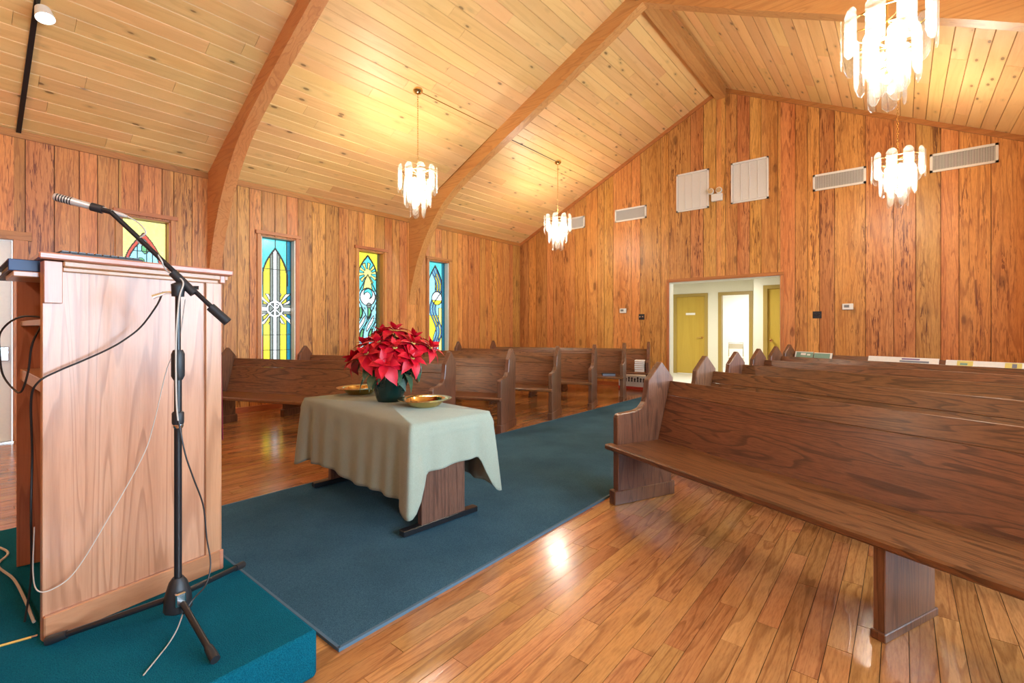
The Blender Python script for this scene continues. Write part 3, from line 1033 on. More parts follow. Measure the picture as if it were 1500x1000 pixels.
for k in range(9):
    cx = -0.26 + k * 0.065
    b = B()
    zt = 0.205 + 0.015 * math.sin(k * 2.3)
    b.prism([(cx - 0.018, 0.16), (cx + 0.016, 0.16), (cx + 0.012, zt), (cx + 0.022, zt + 0.02), (cx + 0.012, zt + 0.045), (cx - 0.01, zt + 0.045), (cx - 0.02, zt + 0.02), (cx - 0.012, zt)], -0.143, -0.1398)
    b.build('printed_figure', MAT['ink'], bx)

# ------------------------------------------------------------------ display table and cards by the back wall
PA6 = R(-24)
CARD_X = (1.15, 1.95, 2.02, 2.13, 2.28, 2.56, 2.70)


def card(name, label, cat, x0, x1, zt, mat, zb=0.4315):
    """stands on the seat of the rearmost right pew and leans on its back; x0, x1 along the pew"""
    xm, w = (x0 + x1) / 2, (x1 - x0) / 2
    loc = (1.06 + xm * math.cos(PA6) - 0.385 * math.sin(PA6), 8.42 + xm * math.sin(PA6) + 0.385 * math.cos(PA6), zb)
    t = thing(name, label, cat, loc, PA6)
    h = zt - zb
    B().prism([(0.0, 0), (0.007, 0.0), (0.281 * h + 0.007, h), (0.281 * h, h)], -w, w, 'yz').build('board', MAT[mat], t)
    return t, w, h, xm


def on_card(t, xa, xb, za, zb, mat, nm):
    """flat print on the leaning front face"""
    b = B()
    f = 0.003 if nm in ('green_shape', 'grey_shape') else 0.0015
    b.prism([(0.281 * za - f, za), (0.281 * zb - f, zb), (0.281 * zb + 0.001, zb), (0.281 * za + 0.001, za)], xa, xb, 'yz')
    b.build(nm, MAT[mat], t)


t, w, h, xm = card('green_card', 'green card with two pale patches on the rearmost right pew, nearest the aisle', 'card', 0.09, 0.375, 0.895, 'greencard')
on_card(t, -0.05, 0.03, h - 0.055, h - 0.022, 'paper', 'pale_patch')
on_card(t, 0.05, 0.1, h - 0.058, h - 0.034, 'paper', 'pale_patch')
on_card(t, -w, -w + 0.02, 0.0, h, 'paper', 'border')
on_card(t, -w + 0.02, w, h - 0.01, h, 'paper', 'border')
t, w, h, xm = card('green_card', 'plain green card with a cream right edge on the rearmost right pew', 'card', 0.39, 0.66, 0.888, 'greencard')
on_card(t, w - 0.03, w, 0.0, h, 'paper', 'border')
on_card(t, -w, w - 0.03, h - 0.01, h, 'paper', 'border')
t, w, h, xm = card('poster', 'white poster with purple and grey shapes leaning on the rearmost right pew', 'poster', CARD_X[0], CARD_X[1], 0.875, 'paper')
on_card(t, -0.02, 0.3, h - 0.062, h - 0.04, 'greyink', 'grey_shape')
on_card(t, 0.0, 0.2, h - 0.03, h - 0.012, 'purple', 'purple_shape')
t, w, h, xm = card('poster', 'white poster with yellow squares leaning on the rearmost right pew at far right', 'poster', CARD_X[2], 3.2, 0.868, 'paper')
for xa, xb in ((CARD_X[3], CARD_X[4]), (CARD_X[5], CARD_X[6])):
    on_card(t, xa - xm, xb - xm, h - 0.085, h - 0.004, 'yellowcard', 'yellow_square')
on_card(t, CARD_X[3] + 0.03 - xm, CARD_X[3] + 0.1 - xm, h - 0.055, h - 0.03, 'greencard', 'green_shape')
on_card(t, CARD_X[5] + 0.06 - xm, CARD_X[5] + 0.1 - xm, h - 0.06, h - 0.015, 'greyink', 'grey_shape')

# ------------------------------------------------------------------ wall fittings on the back wall


def vent(x0, x1, z0, z1, label):
    t = thing('air_vent', label, 'vent', ((x0 + x1) / 2, YB, (z0 + z1) / 2), 0, 'wall air vents')
    w, h = (x1 - x0) / 2, (z1 - z0) / 2
    f = 0.032
    b = B()
    b.box(-w, w, -0.02, 0, h - f, h).box(-w, w, -0.02, 0, -h, -h + f).box(-w, -w + f, -0.02, 0, -h, h).box(w - f, w, -0.02, 0, -h, h)
    b.build('frame', MAT['vent'], t)
    B().box(-w + f, w - f, -0.004, -0.001, -h + f, h - f).build('duct', MAT['vent_in'], t)
    n = int((2 * w - 2 * f) / 0.016)
    b = B()
    for k in range(n):
        x = -w + f + (k + 0.5) * (2 * w - 2 * f) / n
        b.box(x - 0.0026, x + 0.0026, -0.012, -0.004, -h + f, h - f)
    b.build('slats', MAT['vent'], t)['kind'] = 'stuff'


ZT, ZB_ = 3.895, 3.618
vent(-3.009 - 0.73, -3.009, ZB_, ZT, 'white wall vent behind the far left chandelier')
vent(-2.235, -1.503, ZB_, ZT, 'white wall vent left of the two square grilles')
vent(1.503, 2.235, ZB_, ZT, 'white wall vent right of the two square grilles')
vent(3.009, 3.009 + 0.73, ZB_, ZT, 'rightmost white wall vent, right of the hanging chandelier')
for xc, lab in ((-0.541, 'left square white return grille high on the back wall'), (0.503, 'right square white return grille high on the back wall')):
    t = thing('return_grille', lab, 'grille', (xc, YB, 4.006), 0, 'square return grilles')
    w, h = 0.318, 0.382
    b = B()
    b.box(-w, w, -0.022, 0, h - 0.03, h).box(-w, w, -0.022, 0, -h, -h + 0.03).box(-w, -w + 0.03, -0.022, 0, -h, h).box(w - 0.03, w, -0.022, 0, -h, h)
    b.build('frame', MAT['vent'], t)
    B().box(-w + 0.03, w - 0.03, -0.004, -0.001, -h + 0.03, h - 0.03).build('duct', MAT['vent_in'], t)
    cw = (2 * w - 0.06) / 4
    for k in range(4):
        x0 = -w + 0.03 + k * cw
        b = B()
        for j in range(26):
            z = -h + 0.035 + (j + 0.5) * (2 * h - 0.07) / 26
            b._add([(x0 + 0.004, -0.014, z - 0.0135), (x0 + cw - 0.004, -0.014, z - 0.0135), (x0 + cw - 0.004, -0.008, z + 0.0145), (x0 + 0.004, -0.008, z + 0.0145)], [(0, 1, 2, 3)])
        b.build('louvre_panel', MAT['vent'], t)
        if k:
            B().box(x0 - 0.005, x0 + 0.005, -0.021, -0.002, -h + 0.03, h - 0.03).build('mullion', MAT['vent'], t)
em = thing('emergency_light', 'white emergency light with two round lamp heads between the square grilles', 'light', (-0.065, YB, 3.80))
B().box(-0.1, 0.1, -0.07, 0, -0.08, 0.06).build('housing', MAT['vent'], em, False, 0.008)
for sx in (-1, 1):
    Mh = Matrix.Translation((sx * 0.075 - 0.03, -0.05, 0.115)) @ Matrix.Rotation(PI / 2, 4, 'X')
    hd = B().lathe([(0.02, -0.05), (0.05, -0.03), (0.06, 0.03), (0.055, 0.035)], (0, 0, 0), 16, Mh).build('lamp_head', MAT['vent'], em, True)
    B().lathe([(0.001, 0.0355), (0.048, 0.0355), (0.047, 0.04)], (0, 0, 0), 16, Mh).build('lens', MAT['chrome'], hd, True)
for x, z, lab in ((-2.04, 1.658, 'small white thermostat on the back wall left of the doorway'), (1.993, 1.625, 'small cream thermostat on the back wall right of the doorway')):
    t = thing('thermostat', lab, 'thermostat', (x, YB, z))
    B().box(-0.075, 0.075, -0.03, 0, -0.05, 0.05).build('case', MAT['white'], t, False, 0.006)
    B().box(-0.05, 0.02, -0.032, -0.029, -0.015, 0.03).build('display', MAT['vent_in'], t)
for x, z, lab, pale in ((-1.612, 1.516, 'black switch plate with two pale knobs left of the doorway', True), (1.563, 1.498, 'black double switch plate right of the doorway', False)):
    t = thing('switch_plate', lab, 'switch', (x, YB, z))
    B().box(-0.065, 0.065, -0.008, 0, -0.06, 0.06).build('plate', MAT['blackplastic'], t, False, 0.003)
    for sx in (-1, 1):
        B().lathe([(0.02, 0), (0.018, 0.02), (0.001, 0.022)], (0, 0, 0), 12, Matrix.Translation((sx * 0.03, -0.008, 0)) @ Matrix.Rotation(PI / 2, 4, 'X')).build(
            'knob', MAT['chrome'] if pale else MAT['black'], t, True)

# ------------------------------------------------------------------ chandeliers


def plate_mesh(w, h):
    b = B()
    cx, cz = w * 0.3, w * 0.42
    p = [(-w / 2, cz), (-cx * 0.75, 0.006), (0, 0.0), (cx * 0.75, 0.006), (w / 2, cz), (w / 2, h - cz), (cx * 0.75, h - 0.006), (0, h), (-cx * 0.75, h - 0.006), (-w / 2, h - cz)]
    b.prism(p, -0.004, 0.004, 'xz')
    return b


def make_chandelier(label, loc, zc, wire):
    """loc: point of the ceiling rose; zc: height of the top of the glass"""
    t = thing('chandelier', label, 'chandelier', (loc[0], loc[1], zc), 0, 'glass plate chandeliers')
    top = loc[2] - zc
    cn = B().lathe([(0.001, 0.03), (0.065, 0.03), (0.07, 0.0), (0.05, -0.03), (0.015, -0.045)], (0, 0, top - 0.005), 18).build('ceiling_rose', MAT['brass'], t, True)
    ch = B()
    z = 0.03
    k = 0
    while z < top - 0.05:
        L = [(0.010 * math.cos(a), 0, 0.02 * math.sin(a)) for a in [2 * PI * q / 8 for q in range(8)]]
        ch.tube(L, 0.0028, 4, Matrix.Translation((0, 0, z + 0.018)) @ Matrix.Rotation(PI / 2 * (k % 2), 4, 'Z'), True)
        z += 0.032
        k += 1
    ch.build('chain', MAT['brass'], t)
    fr = B()
    for r, z in ((0.25, -0.09), (0.165, -0.27), (0.085, -0.45)):
        fr.tube([(r * math.cos(2 * PI * q / 28), r * math.sin(2 * PI * q / 28), z) for q in range(28)], 0.007, 6, None, True)
        for q in range(3):
            a = q * PI / 3
            fr.tube([(r * math.cos(a), r * math.sin(a), z), (-r * math.cos(a), -r * math.sin(a), z)], 0.005, 5)
    fr.tube([(0, 0, 0.04), (0, 0, -0.47)], 0.009, 6)
    fr.build('frame', MAT['brass'], t)
    mesh = {}
    for n, r, z0, w, h, ph in ((10, 0.268, -0.36, 0.115, 0.36, 0.1), (8, 0.182, -0.55, 0.105, 0.36, 0.3), (5, 0.1, -0.70, 0.09, 0.33, 0.2)):
        for q in range(n):
            a = ph + 2 * PI * q / n
            M = Matrix.Translation((r * math.cos(a), r * math.sin(a), z0)) @ Matrix.Rotation(a + PI / 2, 4, 'Z')
            if n in mesh:
                o = bpy.data.objects.new('glass_plate', mesh[n])
                COL.objects.link(o)
                o.parent = t
                o.matrix_basis = M
            else:
                o = plate_mesh(w, h).build('glass_plate', MAT['crystal'], t, False, 0.002, M)
                mesh[n] = o.data
    for q in range(5):
        a = 2 * PI * q / 5
        B().sphere((0.09 * math.cos(a), 0.09 * math.sin(a), -0.2), 0.024, 10, 8, 1.5).build('bulb', MAT['bulb'], t, True)
    B().sphere((0, 0, -0.5), 0.022, 10, 8, 1.4).build('bulb', MAT['bulb'], t, True)
    l = bpy.data.lights.new('chandelier_light', 'POINT')
    l.energy = CHANDELIER_W
    l.color = (1.0, 0.91, 0.77)
    l.shadow_soft_size = 0.1
    lo_ = bpy.data.objects.new('chandelier_light', l)
    COL.objects.link(lo_)
    lo_.parent = t
    lo_.location = (0, 0, -0.28)
    if wire:
        B().tube([(p[0] - loc[0], p[1] - loc[1], p[2] - zc) for p in wire], 0.006, 5).build('supply_wire', MAT['cable'] if len(wire) == 2 else MAT['brass'], t)
    return t


def cz_(x):
    return ZR - SL * abs(x) - 0.008


make_chandelier('tiered glass chandelier over the left pews, nearer the camera', (-2.582, 4.295, cz_(-2.582)), 3.53,
                [(-2.582, 4.36, cz_(-2.582)), (-2.582, 5.98, cz_(-2.582)), (-4.1, 5.985, cz_(-4.1))])
make_chandelier('tiered glass chandelier over the left pews, close to the back wall', (-2.627, 7.874, cz_(-2.627)), 3.53,
                [(-2.627, 6.15, cz_(-2.627)), (-2.627, 7.82, cz_(-2.627))])
make_chandelier('large-looking tiered glass chandelier at the top right, nearest the camera', (2.60, 4.295, cz_(2.6)), 3.53, None)
make_chandelier('tiered glass chandelier at the right in front of the back wall vents', (2.64, 7.874, cz_(2.64)), 3.53, None)

make_chandelier('tiered glass chandelier over the platform, left of the camera', (-2.4, -1.5, cz_(2.4)), 3.53, None)  # this pair hangs out of view, added to light the front bay
make_chandelier('tiered glass chandelier over the platform, right of the camera', (2.4, -1.5, cz_(2.4)), 3.53, None)

# track light on the ceiling at the far left
tk = thing('track_light', 'black ceiling track with a white spotlight at the top left', 'light', (-3.4, 0.565, 0))
B().prism([(-1.52, cz_(-4.92) - 0.022), (-1.52, cz_(-4.92) + 0.012), (2.6, cz_(-0.8) + 0.012), (2.6, cz_(-0.8) - 0.022)], -0.02, 0.02).build('track', MAT['black'], tk)
hx = 0.07
zz = cz_(-3.33)
B().tube([(hx, 0.0, zz - 0.02), (hx, 0.01, zz - 0.09)], 0.012, 8).build('stem', MAT['black'], tk, True)
Mh = Matrix.Translation((hx, 0.03, zz - 0.075)) @ Matrix.Rotation(R(-20), 4, 'Y') @ Matrix.Rotation(R(8), 4, 'X')
B().lathe([(0.03, 0.0), (0.055, -0.02), (0.072, -0.12), (0.068, -0.12), (0.05, -0.03)], (0, 0, 0), 20, Mh).build('lamp_head', MAT['white'], tk, True)
B().lathe([(0.001, -0.098), (0.064, -0.10), (0.06, -0.092)], (0, 0, 0), 20, Mh).build('lamp_lens', glow('spot_glow', (1, 0.95, 0.85), 8), tk, True)

# ------------------------------------------------------------------ communion table, cloth, plates, poinsettia
TA = R(-5)
ct = thing('communion_table', 'dark trestle table standing on the aisle carpet under a sage cloth', 'table', (-0.225, 2.10, 0.0142), TA)
B().box(-0.74, 0.74, -0.29, 0.29, 0.65, 0.682).build('table_top', MAT['table_z'], ct, False, 0.003)
for sx in (-1, 1):
    x = sx * 0.605 + 0.04 * (1 if sx > 0 else 0)
    tr_ = B().box(x - 0.022, x + 0.022, -0.17, 0.17, 0.035, 0.65).build('trestle_panel', MAT['table_z'], ct, False, 0.003)
    B().box(x - 0.028, x + 0.028, -0.30, 0.28, 0.006, 0.042).build('foot_bar', MAT['black'], tr_, False, 0.004)
    for yy in (-0.26, 0.24):
        B().lathe([(0.012, 0), (0.012, 0.008)], (x, yy, 0.0), 8).build('glide', MAT['black'], tr_)
B().box(-0.6, 0.62, -0.02, 0.02, 0.3, 0.4).build('stretcher', MAT['table_z'], ct, False, 0.003)

# cloth: a top with a draped skirt
hx_, hy_, ztop = 0.757, 0.305, 0.702
N_ = 240
loop = []
per = 4 * (hx_ + hy_)
rad = 0.018
for i in range(N_):
    s = i / N_ * per
    if s < 2 * hx_:
        p, nrm = (-hx_ + s, -hy_), (0, -1)
    elif s < 2 * hx_ + 2 * hy_:
        p, nrm = (hx_, -hy_ + s - 2 * hx_), (1, 0)
    elif s < 4 * hx_ + 2 * hy_:
        p, nrm = (hx_ - (s - 2 * hx_ - 2 * hy_), hy_), (0, 1)
    else:
        p, nrm = (-hx_, hy_ - (s - 4 * hx_ - 2 * hy_)), (-1, 0)
    loop.append((p, nrm, s))
corners = [2 * hx_, 2 * hx_ + 2 * hy_, 4 * hx_ + 2 * hy_, per]
rows_ = 22
vs, fs = [], []
for j in range(rows_ + 1):
    t_ = j / rows_
    for (p, nrm, s) in loop:
        dc = min(min(abs(s - c), per - abs(s - c)) for c in corners)
        ci = min(range(4), key=lambda q: min(abs(s - corners[q]), per - abs(s - corners[q])))
        k_ = math.exp(-(dc / 0.075) ** 4)
        # outward direction at corners turns towards the diagonal
        cx_, cy_ = [(1, -1), (1, 1), (-1, 1), (-1, -1)][ci]
        dx, dy = nrm[0] * (1 - k_) + cx_ * 0.707 * k_, nrm[1] * (1 - k_) + cy_ * 0.707 * k_
        L0 = 0.465 if nrm[1] else 0.285
        L = L0 + (0.525 - L0) * k_ + 0.010 * math.sin(s * 9) * (1 - k_)
        fold = 0.010 * math.sin(s * 30 + 1.3 * math.sin(s * 5)) * t_ * (1 - k_)
        flare = 0.012 + 0.015 * t_ + k_ * (0.055 * t_ ** 0.8) + fold
        pinch = -0.035 * math.exp(-((dc - 0.13) / 0.05) ** 2) * t_
        drop = L * t_
        if t_ < 0.06:
            flare = 0.012 * (t_ / 0.06)
        x = p[0] + dx * (flare + pinch * 0.6)
        y = p[1] + dy * (flare + pinch * 0.6)
        # a crease line runs along the skirt where the cloth was folded
        cre = 0.004 * math.exp(-((drop - 0.075) / 0.008) ** 2)
        vs.append((x + dx * cre, y + dy * cre, ztop - drop))
    if j < rows_:
        for i in range(N_):
            a, b_ = j * N_ + i, j * N_ + (i + 1) % N_
            fs.append((a, b_, b_ + N_, a + N_))
cb = B()
cb._add(vs, fs)
ring_ = [v for v in cb.bm.verts][:N_]
cen = cb.bm.verts.new((0, 0, ztop + 0.0005))
for i in range(N_):
    cb.bm.faces.new((ring_[i], cen, ring_[(i + 1) % N_]))
cl = cb.build('tablecloth', MAT['linen'], None, True)
cl.modifiers.clear()
sm = cl.modifiers.new('thick', 'SOLIDIFY')
sm.thickness = 0.003
sm.offset = 1
cl.location = (-0.225, 2.10, 0.0)
cl.rotation_euler = (0, 0, TA)
tag(cl, 'sage green-grey cloth draped over the communion table with hanging corner folds', 'tablecloth')
ZTAB = ztop + 0.004

PR = [(0.001, 0.002), (0.085, 0.0), (0.10, 0.004), (0.128, 0.03), (0.135, 0.046), (0.15, 0.052), (0.182, 0.050), (0.19, 0.053), (0.19, 0.057), (0.182, 0.056), (0.15, 0.058),
      (0.130, 0.052), (0.122, 0.034), (0.098, 0.011), (0.001, 0.009)]
for (px, py, lab) in ((-0.86, 2.27, 'brass offering plate left of the poinsettia'), (0.075, 2.19, 'brass offering plate at the right front of the cloth-covered table')):
    t = thing('offering_plate', lab, 'plate', (px, py, ZTAB), 0, 'brass offering plates')
    B().lathe(PR, (0, 0, 0), 40).build('dish', MAT['brass'], t, True)
    B().lathe([(0.001, 0.0095), (0.095, 0.0115), (0.09, 0.014), (0.001, 0.0145)], (0, 0, 0), 28).build('felt_pad', MAT['felt'], t, True)

pn = thing('potted_poinsettia', 'red poinsettia in a dark green foil-wrapped pot on the communion table', 'plant', (-0.327, 2.185, ZTAB), R(20))
b = B()
prof = [(0.001, 0.0), (0.09, 0.0), (0.097, 0.02), (0.138, 0.19), (0.152, 0.215), (0.143, 0.21), (0.124, 0.18)]
vs, fs = [], []
n = 36
for i, (r, z) in enumerate(prof):
    for k in range(n):
        a = 2 * PI * k / n
        wob = 1 + (0.05 * math.sin(k * 2.1 + i) + 0.04 * math.sin(k * 3.7)) * (0.3 + 0.7 * min(1, z / 0.2)) * (r > 0.01)
        vs.append((r * wob * math.cos(a), r * wob * math.sin(a), z + (0.015 * math.sin(k * 1.9) if i in (4, 5) else 0)))
for i in range(len(prof) - 1):
    for k in range(n):
        fs.append((i * n + k, i * n + (k + 1) % n, (i + 1) * n + (k + 1) % n, (i + 1) * n + k))
b._add(vs, fs)
b.build('foil_pot', MAT['foil'], pn, True)
B().lathe([(0.001, 0.17), (0.108, 0.17), (0.1, 0.178), (0.001, 0.18)], (0, 0, 0), 20).build('soil', MAT['soil'], pn, True)


def leaf_mesh(L, w, droop, pts=None):
    """pointed, slightly folded leaf lying along +x"""
    b = B()
    rows = [(0.0, 0.06), (0.15, 0.5), (0.35, 0.95), (0.5, 1.0), (0.62, 0.82), (0.72, 0.66), (0.86, 0.3), (1.0, 0.01)]
    vs, fs = [], []
    for (u, ww) in rows:
        z = -droop * u * u * L + 0.06 * L * math.sin(u * PI)
        for sd in (-1, -0.5, 0, 0.5, 1):
            vs.append((u * L, sd * ww * w / 2, z + abs(sd) * 0.10 * w * ww + 0.015 * w * math.sin(u * 18) * abs(sd)))
    for i in range(len(rows) - 1):
        for k in range(4):
            fs.append((i * 5 + k, i * 5 + k + 1, (i + 1) * 5 + k + 1, (i + 1) * 5 + k))
    b._add(vs, fs)
    return b


def share(name, me, parent, M):
    o = bpy.data.objects.new(name, me)
    COL.objects.link(o)
    o.parent = parent
    o.matrix_basis = M
    return o


LM = []
for (L, w, d) in ((0.15, 0.085, 0.25), (0.13, 0.075, 0.45), (0.115, 0.06, 0.15), (0.085, 0.045, -0.1)):
    o = leaf_mesh(L, w, d).build('bract', MAT['bract'], None, True)
    LM.append(o.data)
    bpy.data.objects.remove(o)
o = leaf_mesh(0.15, 0.085, 0.55).build('leaf', MAT['leaf'], None, True)
LEAF = o.data
bpy.data.objects.remove(o)
rp = random.Random(3)
heads = [(-0.03, -0.10, 0.44, 15), (-0.19, -0.02, 0.42, 25), (0.11, -0.10, 0.40, 25), (0.02, 0.04, 0.53, 5), (0.20, 0.0, 0.43, 25), (-0.13, 0.10, 0.50, 15),
         (0.13, 0.13, 0.47, 18), (-0.26, -0.06, 0.31, 50), (0.24, -0.08, 0.33, 45), (0.10, -0.20, 0.30, 55), (0.29, 0.09, 0.40, 35), (-0.06, -0.19, 0.36, 40), (0.0, 0.2, 0.42, 30)]
for (hx2, hy2, hz, tilt) in heads:
    az = math.atan2(hy2, hx2)
    Mh = Matrix.Translation((hx2, hy2, hz)) @ Matrix.Rotation(az, 4, 'Z') @ Matrix.Rotation(R(tilt), 4, 'Y') @ Matrix.Rotation(rp.random() * 6, 4, 'Z')
    cb = B()
    for q in range(6):
        a = q * PI / 3
        cb.sphere((0.012 * math.cos(a), 0.012 * math.sin(a), 0.012), 0.007, 6, 5)
    fl = cb.build('flower_head', MAT['cyathia'], pn, True, 0, Mh)
    for ring_i, (cnt, mi, pitch) in enumerate(((6, 0, 12), (5, 2, -12), (4, 3, -35))):
        for q in range(cnt):
            a = 2 * PI * q / cnt + ring_i * 0.5 + rp.uniform(-0.15, 0.15)
            mi2 = mi if ring_i else rp.choice((0, 0, 1))
            share('bract', LM[mi2], fl, Matrix.Rotation(a, 4, 'Z') @ Matrix.Rotation(R(pitch + rp.uniform(-8, 8)), 4, 'Y') @ Matrix.Translation((0.006, 0, 0.004 * ring_i))
                  @ Matrix.Scale(rp.uniform(0.95, 1.22), 4))
    B().tube(spline([(hx2 * 0.15, hy2 * 0.15, 0.17), (hx2 * 0.5, hy2 * 0.5, 0.17 + (hz - 0.17) * 0.55), (hx2, hy2, hz)], 4), 0.005, 6).build('stalk', MAT['stem'], pn, True)
for k in range(40):
    a = k * 2.399
    rr_ = 0.06 + 0.13 * rp.random()
    z = rp.uniform(0.2, 0.4)
    if k >= 30:
        rr_, z = 0.13, rp.uniform(0.21, 0.27)
    M = Matrix.Translation((rr_ * math.cos(a), rr_ * math.sin(a), z)) @ Matrix.Rotation(a + rp.uniform(-0.4, 0.4), 4, 'Z') @ Matrix.Rotation(R(rp.uniform(0, 50)), 4, 'Y') @ Matrix.Rotation(R(rp.uniform(-25, 25)), 4, 'X')
    share('leaf', LEAF, pn, M @ Matrix.Scale(rp.uniform(0.7, 1.05), 4))
# ------------------------------------------------------------------ lectern
lc = thing('lectern', 'tall cedar lectern with moulded top on the teal platform', 'lectern', (0, 0, HP))
A_, B_, C_, D_ = (0.39, 0.227), (0.30, 0.80), (-0.35, 0.80), (-0.44, 0.227)
TOPZ = 1.516 - HP


def along(p, q, t, off=0.0):
    dx, dy = q[0] - p[0], q[1] - p[1]
    L = math.hypot(dx, dy)
    nx, ny = dy / L, -dx / L
    return (p[0] + dx * t + nx * off, p[1] + dy * t + ny * off)


def slab(b, p, q, t0, t1, o0, o1, z0, z1):
    b.prism([along(p, q, t0, o0), along(p, q, t1, o0), along(p, q, t1, o1), along(p, q, t0, o1)], z0, z1, 'xy')
    return b


slab(B(), A_, B_, 0, 1, -0.022, 0.0, 0.0, TOPZ - 0.03).build('side_panel', MAT['podium_z'], lc, False, 0.002)
slab(B(), C_, D_, 0, 1, -0.022, 0.0, 0.0, TOPZ - 0.03).build('side_panel', MAT['podium_z'], lc, False, 0.002)
slab(B(), B_, C_, 0.03, 0.97, -0.022, 0.0, 0.0, TOPZ - 0.03).build('front_panel', MAT['podium_z'], lc, False, 0.002)
slab(B(), A_, B_, 0.905, 1.02, 0.0, 0.012, 0.08, TOPZ - 0.06).build('corner_stile', MAT['podium_z'], lc, False, 0.002)
slab(B(), A_, B_, 0.0, 0.085, 0.0, 0.016, TOPZ - 0.175, TOPZ - 0.028).build('corner_block', MAT['podium_z'], lc, False, 0.002)
slab(B(), A_, B_, 0.0, 1.03, 0.0, 0.018, 0.0, 0.088).build('base_trim', MAT['podium_y'], lc, False, 0.004)
slab(B(), C_, D_, -0.03, 1.0, 0.0, 0.018, 0.0, 0.088).build('base_trim', MAT['podium_y'], lc, False, 0.004)
slab(B(), B_, C_, -0.03, 1.03, 0.0, 0.018, 0.0, 0.088).build('base_trim', MAT['podium_y'], lc, False, 0.004)
slab(B(), A_, B_, 0.085, 1.04, 0.0, 0.014, TOPZ - 0.062, TOPZ - 0.046).build('crown_moulding', MAT['podium_y'], lc, False, 0.003)
slab(B(), A_, B_, 0.085, 1.06, 0.0, 0.024, TOPZ - 0.046, TOPZ - 0.024).build('crown_moulding', MAT['podium_y'], lc, False, 0.004)
slab(B(), B_, C_, -0.04, 1.04, 0.0, 0.024, TOPZ - 0.06, TOPZ - 0.024).build('crown_moulding', MAT['podium_y'], lc, False, 0.004)
B().prism([(A_[0] + 0.035, A_[1] - 0.012), (B_[0] + 0.045, B_[1] + 0.05), (C_[0] - 0.045, C_[1] + 0.05), (D_[0] - 0.035, D_[1] - 0.012)],
          TOPZ - 0.024, TOPZ, 'xy').build('desk_top', MAT['podium_y'], lc, False, 0.005)
for z, t in ((1.265 - HP, 0.022), (1.02 - HP, 0.05)):
    B().prism([(0.365, 0.235), (0.29, 0.78), (-0.34, 0.78), (-0.415, 0.235)], z, z + t, 'xy').build('shelf', MAT['podium_y'], lc, False, 0.002)
B().box(0.08, 0.338, 0.16, 0.40, 1.432 - HP, 1.452 - HP).build('pull_out_ledge', MAT['podium_y'], lc, False, 0.003)

bd = thing('binder', 'thick dark blue binder on the ledge of the lectern', 'binder', (0.056, 0.29, 1.4525))
B().box(-0.26, 0.266, -0.125, 0.13, 0.005, 0.035).build('pages', MAT['paper'], bd)
for z in (0.0, 0.035):
    B().box(-0.27, 0.27, -0.14, 0.135, z, z + 0.005).build('cover', MAT['bluebook'], bd)
B().box(0.268, 0.276, -0.14, 0.135, 0.0, 0.04).build('spine', MAT['bluebook'], bd, False, 0.002)
kb = thing('keypad', 'flat black keypad lying on top of the lectern', 'keypad', (0.295, 0.39, TOPZ + HP + 0.0005), R(6))
B().box(-0.06, 0.06, -0.125, 0.125, 0.0, 0.012).build('case', MAT['blackplastic'], kb, False, 0.003)
b = B()
for i in range(4):
    for j in range(10):
        b.box(-0.05 + i * 0.026, -0.03 + i * 0.026, -0.115 + j * 0.0235, -0.096 + j * 0.0235, 0.012, 0.017)
b.build('keys', MAT['black'], kb)
# red cloth hanging on the congregation side of the lectern
b = B()
vs, fs = [], []
for j in range(15):
    for i in range(31):
        t = i / 30
        z = 1.40 - j / 14 * 0.66
        vs.append((0.272 - t * 0.6, 0.822 + 0.008 * math.sin(t * 40) * (j / 14) + 0.01 * j / 14, z))
for j in range(14):
    for i in range(30):
        a = j * 31 + i
        fs.append((a, a + 1, a + 32, a + 31))
b._add(vs, fs)
rc = b.build('hanging_cloth', MAT['redcloth'], None, True)
rc.modifiers.clear()
rc.modifiers.new('thick', 'SOLIDIFY').thickness = 0.003
tag(rc, 'dark red cloth hanging on the front of the lectern', 'cloth')
# things on the lectern's shelves
amp = thing('audio_box', 'small black audio box on the upper lectern shelf', 'box', (0.10, 0.40, 1.2875))
B().box(-0.16, 0.16, -0.1, 0.1, 0.0, 0.062).build('case', MAT['blackplastic'], amp, False, 0.004)
B().box(-0.14, 0.1, -0.102, -0.1, 0.012, 0.05).build('face_plate', MAT['black'], amp)
cup = thing('orange_cup', 'small orange cup on the middle lectern shelf', 'cup', (0.03, 0.32, 1.0705))
B().lathe([(0.03, 0), (0.038, 0.085), (0.034, 0.085), (0.027, 0.006)], n=16).build('wall', MAT['orange'], cup, True)
for k, (x, y, h) in enumerate(((0.17, 0.36, 0.15), (0.265, 0.34, 0.13))):
    t = thing('black_canister', ('taller' if k == 0 else 'shorter') + ' black canister on the middle lectern shelf', 'canister', (x, y, 1.0705))
    B().lathe([(0.034, 0), (0.036, 0.004), (0.036, h - 0.01), (0.03, h)], n=16).build('body', MAT['blackplastic'], t, True)
    B().lathe([(0.028, h), (0.028, h + 0.014), (0.02, h + 0.017)], n=16).build('lid', MAT['chrome'], t, True)

# ------------------------------------------------------------------ microphone stand and microphone
ms = thing('microphone_stand', 'black boom microphone stand with tripod legs beside the lectern', 'stand', (0.64, 0.556, HP))


def rel(p):
    return (p[0] - 0.64, p[1] - 0.556, p[2] - HP)


